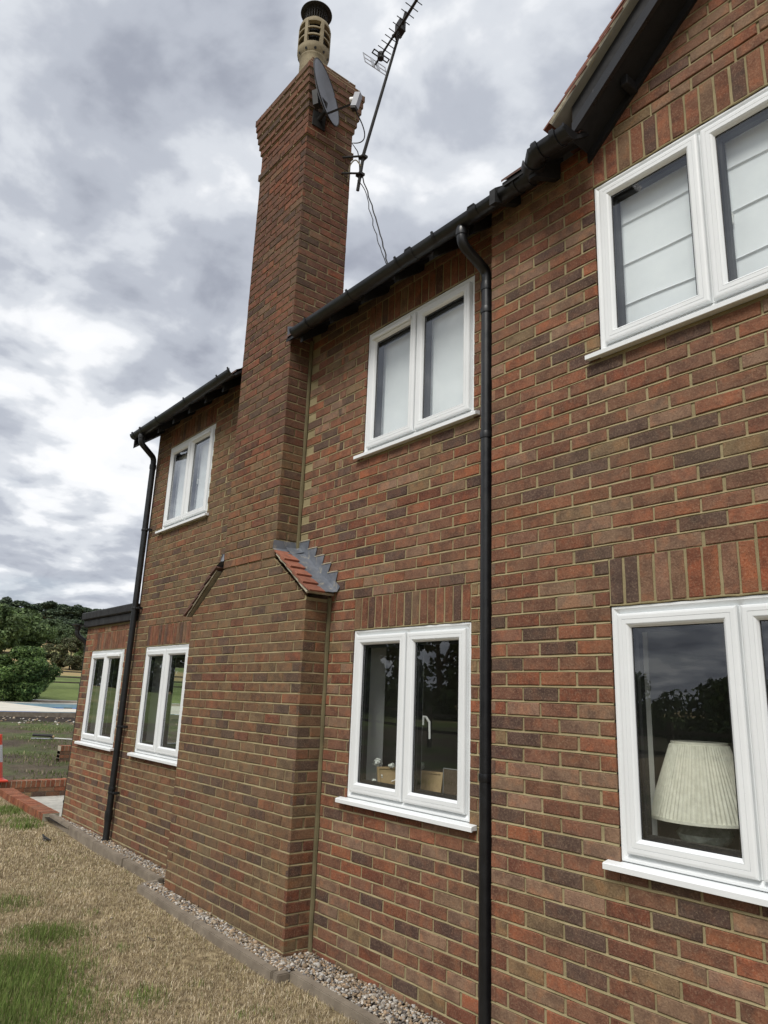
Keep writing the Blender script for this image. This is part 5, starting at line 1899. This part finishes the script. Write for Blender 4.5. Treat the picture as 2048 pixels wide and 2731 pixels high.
to = tw.build('soil_clod', M['soil'], None); to.location = (q.x, q.y, G(q.x, q.y) + .008); tag(to, 'small dark clod of soil at the corner of the concrete edging', 'clod')

# traffic cone at the end of the low wall
cone = thing('traffic_cone', 'orange-red traffic cone with a pale reflective sleeve standing on the low brick wall', 'traffic cone', (-10.72, -.115, .205))
b = MB(); b.bbox((-.19, -.19, 0), (.19, .19, .035), .012); b.lathe([(.165, .035), (.150, .055), (.142, .06)], (0, 0), 28); b.build('base', M['red_plastic'], cone)
rc = lambda z: .138 - (.138 - .038) * (z - .055) / .635
b = MB(); b.lathe([(rc(.055), .055), (rc(.30), .30), (rc(.30) - .004, .301)], (0, 0), 28); b.lathe([(rc(.565) - .004, .564), (rc(.565), .565), (.040, .675), (.040, .69), (.034, .70), (.034, .725), (.0, .728)], (0, 0), 28); b.build('body', M['red_plastic'], cone, smooth=True)
b = MB(); b.lathe([(rc(.30) + .002, .301), (rc(.565) + .002, .564)], (0, 0), 28)
nb_ = NB('reflective_sleeve')
vo = nb_.n('ShaderNodeTexVoronoi'); vo.feature = 'DISTANCE_TO_EDGE'; vo.inputs['Scale'].default_value = 42.0; nb_.l(nb_.pos(), vo.inputs['Vector'])
M['sleeve'] = nb_.set(nb_.ramp(vo.outputs[0], [(0.04, (.36, .36, .37)), (0.10, (.52, .53, .55))]), .35)
b.build('sleeve', M['sleeve'], cone, smooth=True)

# oscillating lawn sprinkler with its hose
q = at_px(112, 1966, .44)
spk = thing('lawn_sprinkler', 'grey and black oscillating sprinkler lying in the patchy grass', 'sprinkler', (q.x, q.y, G(q.x, q.y)), math.radians(52))
b = MB()
for yo in (-.07, .07): b.tube([(-.24, yo, .02), (.24, yo, .02)], .014, 8)
for xo in (-.24, -.17, -.10, -.03, .04, .11, .18, .24): b.tube([(xo, -.07, .02), (xo, .07, .02)], .008, 6)
b.build('skid', M['lnb'], spk)
b = MB(); b.tube([(-.24, 0, .10), (.20, 0, .10)], .035, 12); b.build('spray_bar', M['soot'], spk, smooth=True)
b = MB(); b.tube([(.20, 0, .10), (.27, 0, .08)], .042, 12); b.build('motor', M['soot'], spk, smooth=True)
b = MB(); b.tube([(.27, 0, .08), (.31, 0, .07)], .030, 12); b.build('connector', M['wood_light'], spk, smooth=True)
hs = MB()
e0 = Vector(spk.location) + Matrix.Rotation(math.radians(52), 3, 'Z') @ Vector((.31, 0, .07))
hp = [e0 + Vector((.25 * i * .9, .55 * i + .12 * math.sin(i * 1.3), 0)) for i in range(9)]
hp = [Vector((v.x, v.y, G(v.x, v.y) + (.05 if i == 0 else .03))) for i, v in enumerate(hp)]
hs.tube(bend(hp, .2, 4), .013, 8)
tag(hs.build('garden_hose', M['white_plastic'], None, smooth=True), 'pale garden hose running from the sprinkler behind the extension', 'hose')


# ------------------------------------------------------------------ fences
def rail_fence(p0, p1, nposts, heights, label, post_h=1.25, post_w=.11, rail_h=.09, rail_w=.05):
    A, B = Vector((*p0, 0)), Vector((*p1, 0))
    t = thing('rail_fence', label, 'fence', (p0[0], p0[1], G(*p0)))
    o = Vector(t.location)
    d = (B - A).normalized(); nn = Vector((-d.y, d.x, 0))
    pts = []
    for i in range(nposts):
        c = A + (B - A) * i / (nposts - 1)
        c.z = G(c.x, c.y); pts.append(c)
        m_ = MB(); m_.obox(c - o + Vector((0, 0, post_h / 2 - .15)), d, nn, (0, 0, 1), post_w / 2, post_w / 2, post_h / 2 + .15); m_.build('post', M['rail'], t)
    for a, b in zip(pts, pts[1:]):
        for h in heights:
            p_, q_ = a + Vector((0, 0, h + random.uniform(-.02, .02))), b + Vector((0, 0, h + random.uniform(-.02, .02)))
            dd = (q_ - p_); m_ = MB()
            m_.obox((p_ + q_) / 2 - o + nn * (post_w / 2 + rail_w / 2 + .002), dd, nn, dd.cross(nn), dd.length / 2 - .004, rail_w / 2, rail_h / 2); m_.build('rail', M['rail'], t)
    return t


rail_fence((-47.5, 2.0), (-49.5, 24.0), 9, (.40, .75, 1.10), 'three-rail wooden fence across the meadow beyond the pool')
rail_fence((-30.0, -13.6), (16.0, -14.6), 17, (.55, 1.05), 'two-rail wooden fence across the lawn, seen mirrored in the ground floor panes', 1.3)


# ------------------------------------------------------------------ trees and shrubs
def leaf_cloud(clumps, n_leaf, size, cols, seed, flat=.6):
    """leaf-sized quads spread through clumps (centre, radii); shade comes from the renderer"""
    r = np.random.default_rng(seed)
    w = np.array([c[1][0] * c[1][1] * c[1][2] for c in clumps]) ** .67
    idx = r.choice(len(clumps), n_leaf, p=w / w.sum())
    ctr = np.array([c[0] for c in clumps])[idx]; rad = np.array([c[1] for c in clumps])[idx]
    v = r.normal(0, 1, (n_leaf, 3)); v /= np.linalg.norm(v, axis=1)[:, None]
    rr = r.uniform(.35, 1.05, n_leaf) ** .5
    p_ = ctr + v * rad * rr[:, None]
    nrm = v * .7 + r.normal(0, .6, (n_leaf, 3)) + np.array([0, 0, .5]); nrm /= np.linalg.norm(nrm, axis=1)[:, None]
    a = np.cross(nrm, r.normal(0, 1, (n_leaf, 3))); a /= np.linalg.norm(a, axis=1)[:, None] + 1e-9
    b = np.cross(nrm, a)
    s = size * r.uniform(.6, 1.3, n_leaf)[:, None]
    V = np.stack([p_ + a * s, p_ + b * s * flat, p_ - a * s, p_ - b * s * flat], 1).reshape(-1, 3)
    F = np.arange(n_leaf * 4).reshape(-1, 4)
    ct = r.uniform(.75, 1.25, len(clumps))[idx]
    C = np.array(cols)[r.integers(0, len(cols), n_leaf)] * (ct * r.uniform(.75, 1.25, n_leaf))[:, None]
    return V, F, np.repeat(C, 4, 0)


def tree_clumps(h, w, seed, n, base=.25, ball=.30):
    r = np.random.default_rng(seed)
    out = []
    for _ in range(n):
        t = r.uniform(0, 1)
        z = h * (base + (1 - base) * t)
        prof = math.sin(math.pi * min(1, .18 + .80 * t)) ** .7
        a = r.uniform(0, 2 * math.pi); q = w / 2 * prof * math.sqrt(r.uniform(.05, 1)) * .85
        s = w * ball * r.uniform(.55, 1.0) * .5
        out.append(((q * math.cos(a), q * math.sin(a), min(z, h - s * .6)), (s, s, s * .75)))
    return out


def make_tree(name, h, w, seed, cols, n_clump, n_leaf, size, label, cat, base=.25, ball=.30, limbs=5, trunk_r=None, group=None):
    t = thing(name, label, cat, (0, 0, 0), 0, group)
    cl_ = tree_clumps(h, w, seed, n_clump, base, ball)
    V, F, C = leaf_cloud(cl_, n_leaf, size, cols, seed + 1)
    np_mesh('crown', V, F, C, M['leaf'], t)
    r = random.Random(seed)
    tr = trunk_r or h * .022
    b = MB()
    b.tube([(0, 0, -.3), (r.uniform(-.02, .02) * h, r.uniform(-.02, .02) * h, h * .3), (r.uniform(-.03, .03) * h, r.uniform(-.03, .03) * h, h * .62), (r.uniform(-.04, .04) * h, 0, h * .88)], [tr * 1.25, tr, tr * .6, tr * .15], 8)
    b.build('trunk', M['bark'], t, smooth=True)
    for i in range(limbs):
        a = r.uniform(0, 6.28); z0_ = h * r.uniform(.22, .55)
        l_ = MB(); l_.tube([(0, 0, z0_), (math.cos(a) * w * .16, math.sin(a) * w * .16, z0_ + h * .10), (math.cos(a) * w * .36, math.sin(a) * w * .36, z0_ + h * .24)], [tr * .5, tr * .33, tr * .08], 6)
        l_.build('limb', M['bark'], t, smooth=True)
    return t


def place(o, x, y, s=(1, 1, 1), rz=0.0, dz=0.0):
    o.location = (x, y, G(x, y) + dz); o.scale = s; o.rotation_euler = (0, 0, rz)


def at_dist(u, v, dist):
    q = Vector(((u - W_PX / 2) / F_PX, (v - H_PX / 2) / F_PX, 1.0))
    d = r0 * q.x + r1 * q.y + r2 * q.z
    return CAM + d * (dist / math.hypot(d.x, d.y))


DARK = [(.040, .060, .036), (.052, .076, .042), (.034, .050, .032), (.064, .086, .046)]
MIDG = [(.066, .100, .036), (.082, .122, .042), (.052, .080, .030), (.100, .138, .052)]
LITE = [(.084, .128, .036), (.105, .150, .045), (.068, .105, .030), (.13, .17, .06)]

# big shrub by the pool
sb = make_tree('garden_shrub', 3.3, 4.6, 31, [(.046, .080, .022), (.072, .116, .030), (.034, .060, .018), (.11, .165, .048)], 90, 26000, .085, 'big dense rounded shrub beside the pool', 'shrub', base=.06, ball=.28, limbs=4, trunk_r=.06)
q = at_dist(52, 1866, 46); place(sb, q.x, q.y, (.9, .9, .9), 0.4, -.05)

# woodland along the ridge, one tree after the other
protos = [make_tree('ridge_tree', 17, 13, 41 + i, DARK, 34, 4200, .55, 'ridge tree', 'tree', base=.22, ball=.33, group='dark trees along the ridge') for i in range(3)]
order = ['first', 'second', 'third', 'fourth', 'fifth', 'sixth', 'seventh', 'eighth', 'ninth', 'tenth', 'eleventh', 'twelfth']
ridge = [(-30, 345, 1.0, 1.15), (8, 340, 1.1, .95), (38, 335, 1.0, 1.1), (70, 338, .92, .95), (98, 340, 1.0, 1.0), (128, 330, 1.05, 1.08), (160, 335, 1.0, 1.0), (190, 330, 1.04, .98), (222, 335, .98, 1.0), (252, 330, .96, 1.0), (290, 335, 1.0, 1.0), (330, 335, 1.0, 1.0)]
for i, (u, D, sz, sw) in enumerate(ridge):
    o = protos[i] if i < 3 else copy_tree(protos[i % 3])
    q = at_dist(u, 1680, D)
    place(o, q.x, q.y, (sw, sw, sz * .70), i * 1.3, -1.5)
    o['label'] = 'dark green tree on the ridge, %s from the left of the row' % order[i]
# undergrowth below the ridge trees
ug = [make_tree('ridge_shrub', 9, 13, 51 + i, DARK, 26, 2600, .55, 'ridge shrub', 'shrub', base=.05, ball=.34, limbs=2, group='dark undergrowth below the ridge') for i in range(2)]
for i, (u, D) in enumerate(((0, 300), (30, 292), (62, 296), (92, 290), (122, 295), (152, 288), (182, 292), (214, 288), (246, 292))):
    o = ug[i] if i < 2 else copy_tree(ug[i % 2])
    q = at_dist(u, 1690, D); place(o, q.x, q.y, (1, 1, random.uniform(.55, .75)), i * .9, -.5)
    o['label'] = 'dark undergrowth bush below the ridge trees, %s from the left' % order[i]
# middle distance
t1 = make_tree('hedgerow_tree', 6.6, 11, 61, MIDG, 60, 11000, .26, 'light green spreading tree behind the garden shrub', 'tree', base=.15, ball=.28)
q = at_dist(30, 1760, 125); place(t1, q.x, q.y, (1, 1, 1), .5)
t1b = copy_tree(t1); q = at_dist(-45, 1760, 118); place(t1b, q.x, q.y, (1.1, 1, 1.05), 2.2); t1b['label'] = 'light green spreading tree behind the shrub, at the left edge'
t2 = make_tree('hedgerow_tree', 3.4, 4.2, 62, [(.070, .076, .036), (.082, .098, .042), (.056, .064, .032), (.09, .086, .046)], 40, 7000, .13, 'small brownish green tree right of the shrub behind the fence', 'tree', base=.06, ball=.30)
q = at_dist(184, 1790, 88); place(t2, q.x, q.y, (1, 1, 1), 0)
t3 = make_tree('hedgerow_tree', 2.6, 3.0, 63, LITE, 34, 5200, .12, 'pale green young tree beside the extension wall', 'tree', base=.08, ball=.3)
q = at_dist(222, 1795, 92); place(t3, q.x, q.y, (1, 1, 1), 0)
hd = [make_tree('hedge_bush', 7.5, 10, 71 + i, [(.046, .070, .032), (.058, .088, .038), (.072, .102, .044)], 30, 3800, .36, 'hedge bush', 'shrub', base=.02, ball=.34, limbs=2, group='bushes along the far hedge line') for i in range(2)]
for i, (u, D, s_) in enumerate(((98, 205, .75), (124, 200, .8), (146, 205, .82), (168, 198, .7), (194, 190, .6), (214, 175, .5), (236, 170, .5), (74, 185, .65))):
    o = hd[i] if i < 2 else copy_tree(hd[i % 2])
    q = at_dist(u, 1720, D); place(o, q.x, q.y, (s_, s_, s_), i * 1.1, -.3)
    o['label'] = 'rounded hedge bush on the slope below the ridge, %s of its row' % order[i]
t4 = copy_tree(t2); q = at_dist(128, 1760, 110); place(t4, q.x, q.y, (.62, .62, .62), 1.0); t4['label'] = 'low dark bush at the shrub\'s right shoulder before the stubble field'

# hedge and tree on the far side of the lawn: the windows mirror them
hg = [make_tree('field_hedge', 3.4, 7.5, 81 + i, MIDG[:3] + DARK[:2], 40, 5200, .17, 'hedge', 'hedge', base=.0, ball=.34, limbs=2, group='hedge across the field') for i in range(2)]
for i in range(7):
    o = hg[i] if i < 2 else copy_tree(hg[i % 2])
    place(o, -27 + i * 6.2, -33 - (i % 3) * .5, (1, .6, random.uniform(.9, 1.1)), 0.0 if i % 2 else math.pi, -.2)
    o['label'] = 'clipped hedge length across the field, %s from the left' % order[i]
bt = [make_tree('field_tree', 9.5, 10, 85 + i, MIDG[:3] + DARK[:2], 46, 5200, .30, 'belt tree', 'tree', base=.02, ball=.32, limbs=3, group='trees standing south-west of the lawn') for i in range(2)]
for i in range(12):
    o = bt[i] if i < 2 else copy_tree(bt[i % 2])
    place(o, -33 - i * 8.5, -31 - (i % 3) * 1.5, (1, .8, random.uniform(.9, 1.1)), i * 1.3, -.3)
    o['label'] = 'full tree at the south-west side of the field, %s from the hedge' % order[i]
ot = make_tree('field_tree', 9.0, 8.5, 91, MIDG, 60, 9000, .16, 'broad tree over the far lawn, its twigs mirrored in the right window', 'tree', base=.28, ball=.26)
mq = Vector(((1890 - W_PX / 2) / F_PX, (1690 - H_PX / 2) / F_PX, 1.0)); md = r0 * mq.x + r1 * mq.y + r2 * mq.z
mo_ = Vector((CAM.x, -2 * P_W - CAM.y, CAM.z)); md.y = -md.y
pt = mo_ + md * ((-15.0 - mo_.y) / md.y)
place(ot, pt.x + 5.6, -15.5, (1, 1, 1), 0.3)
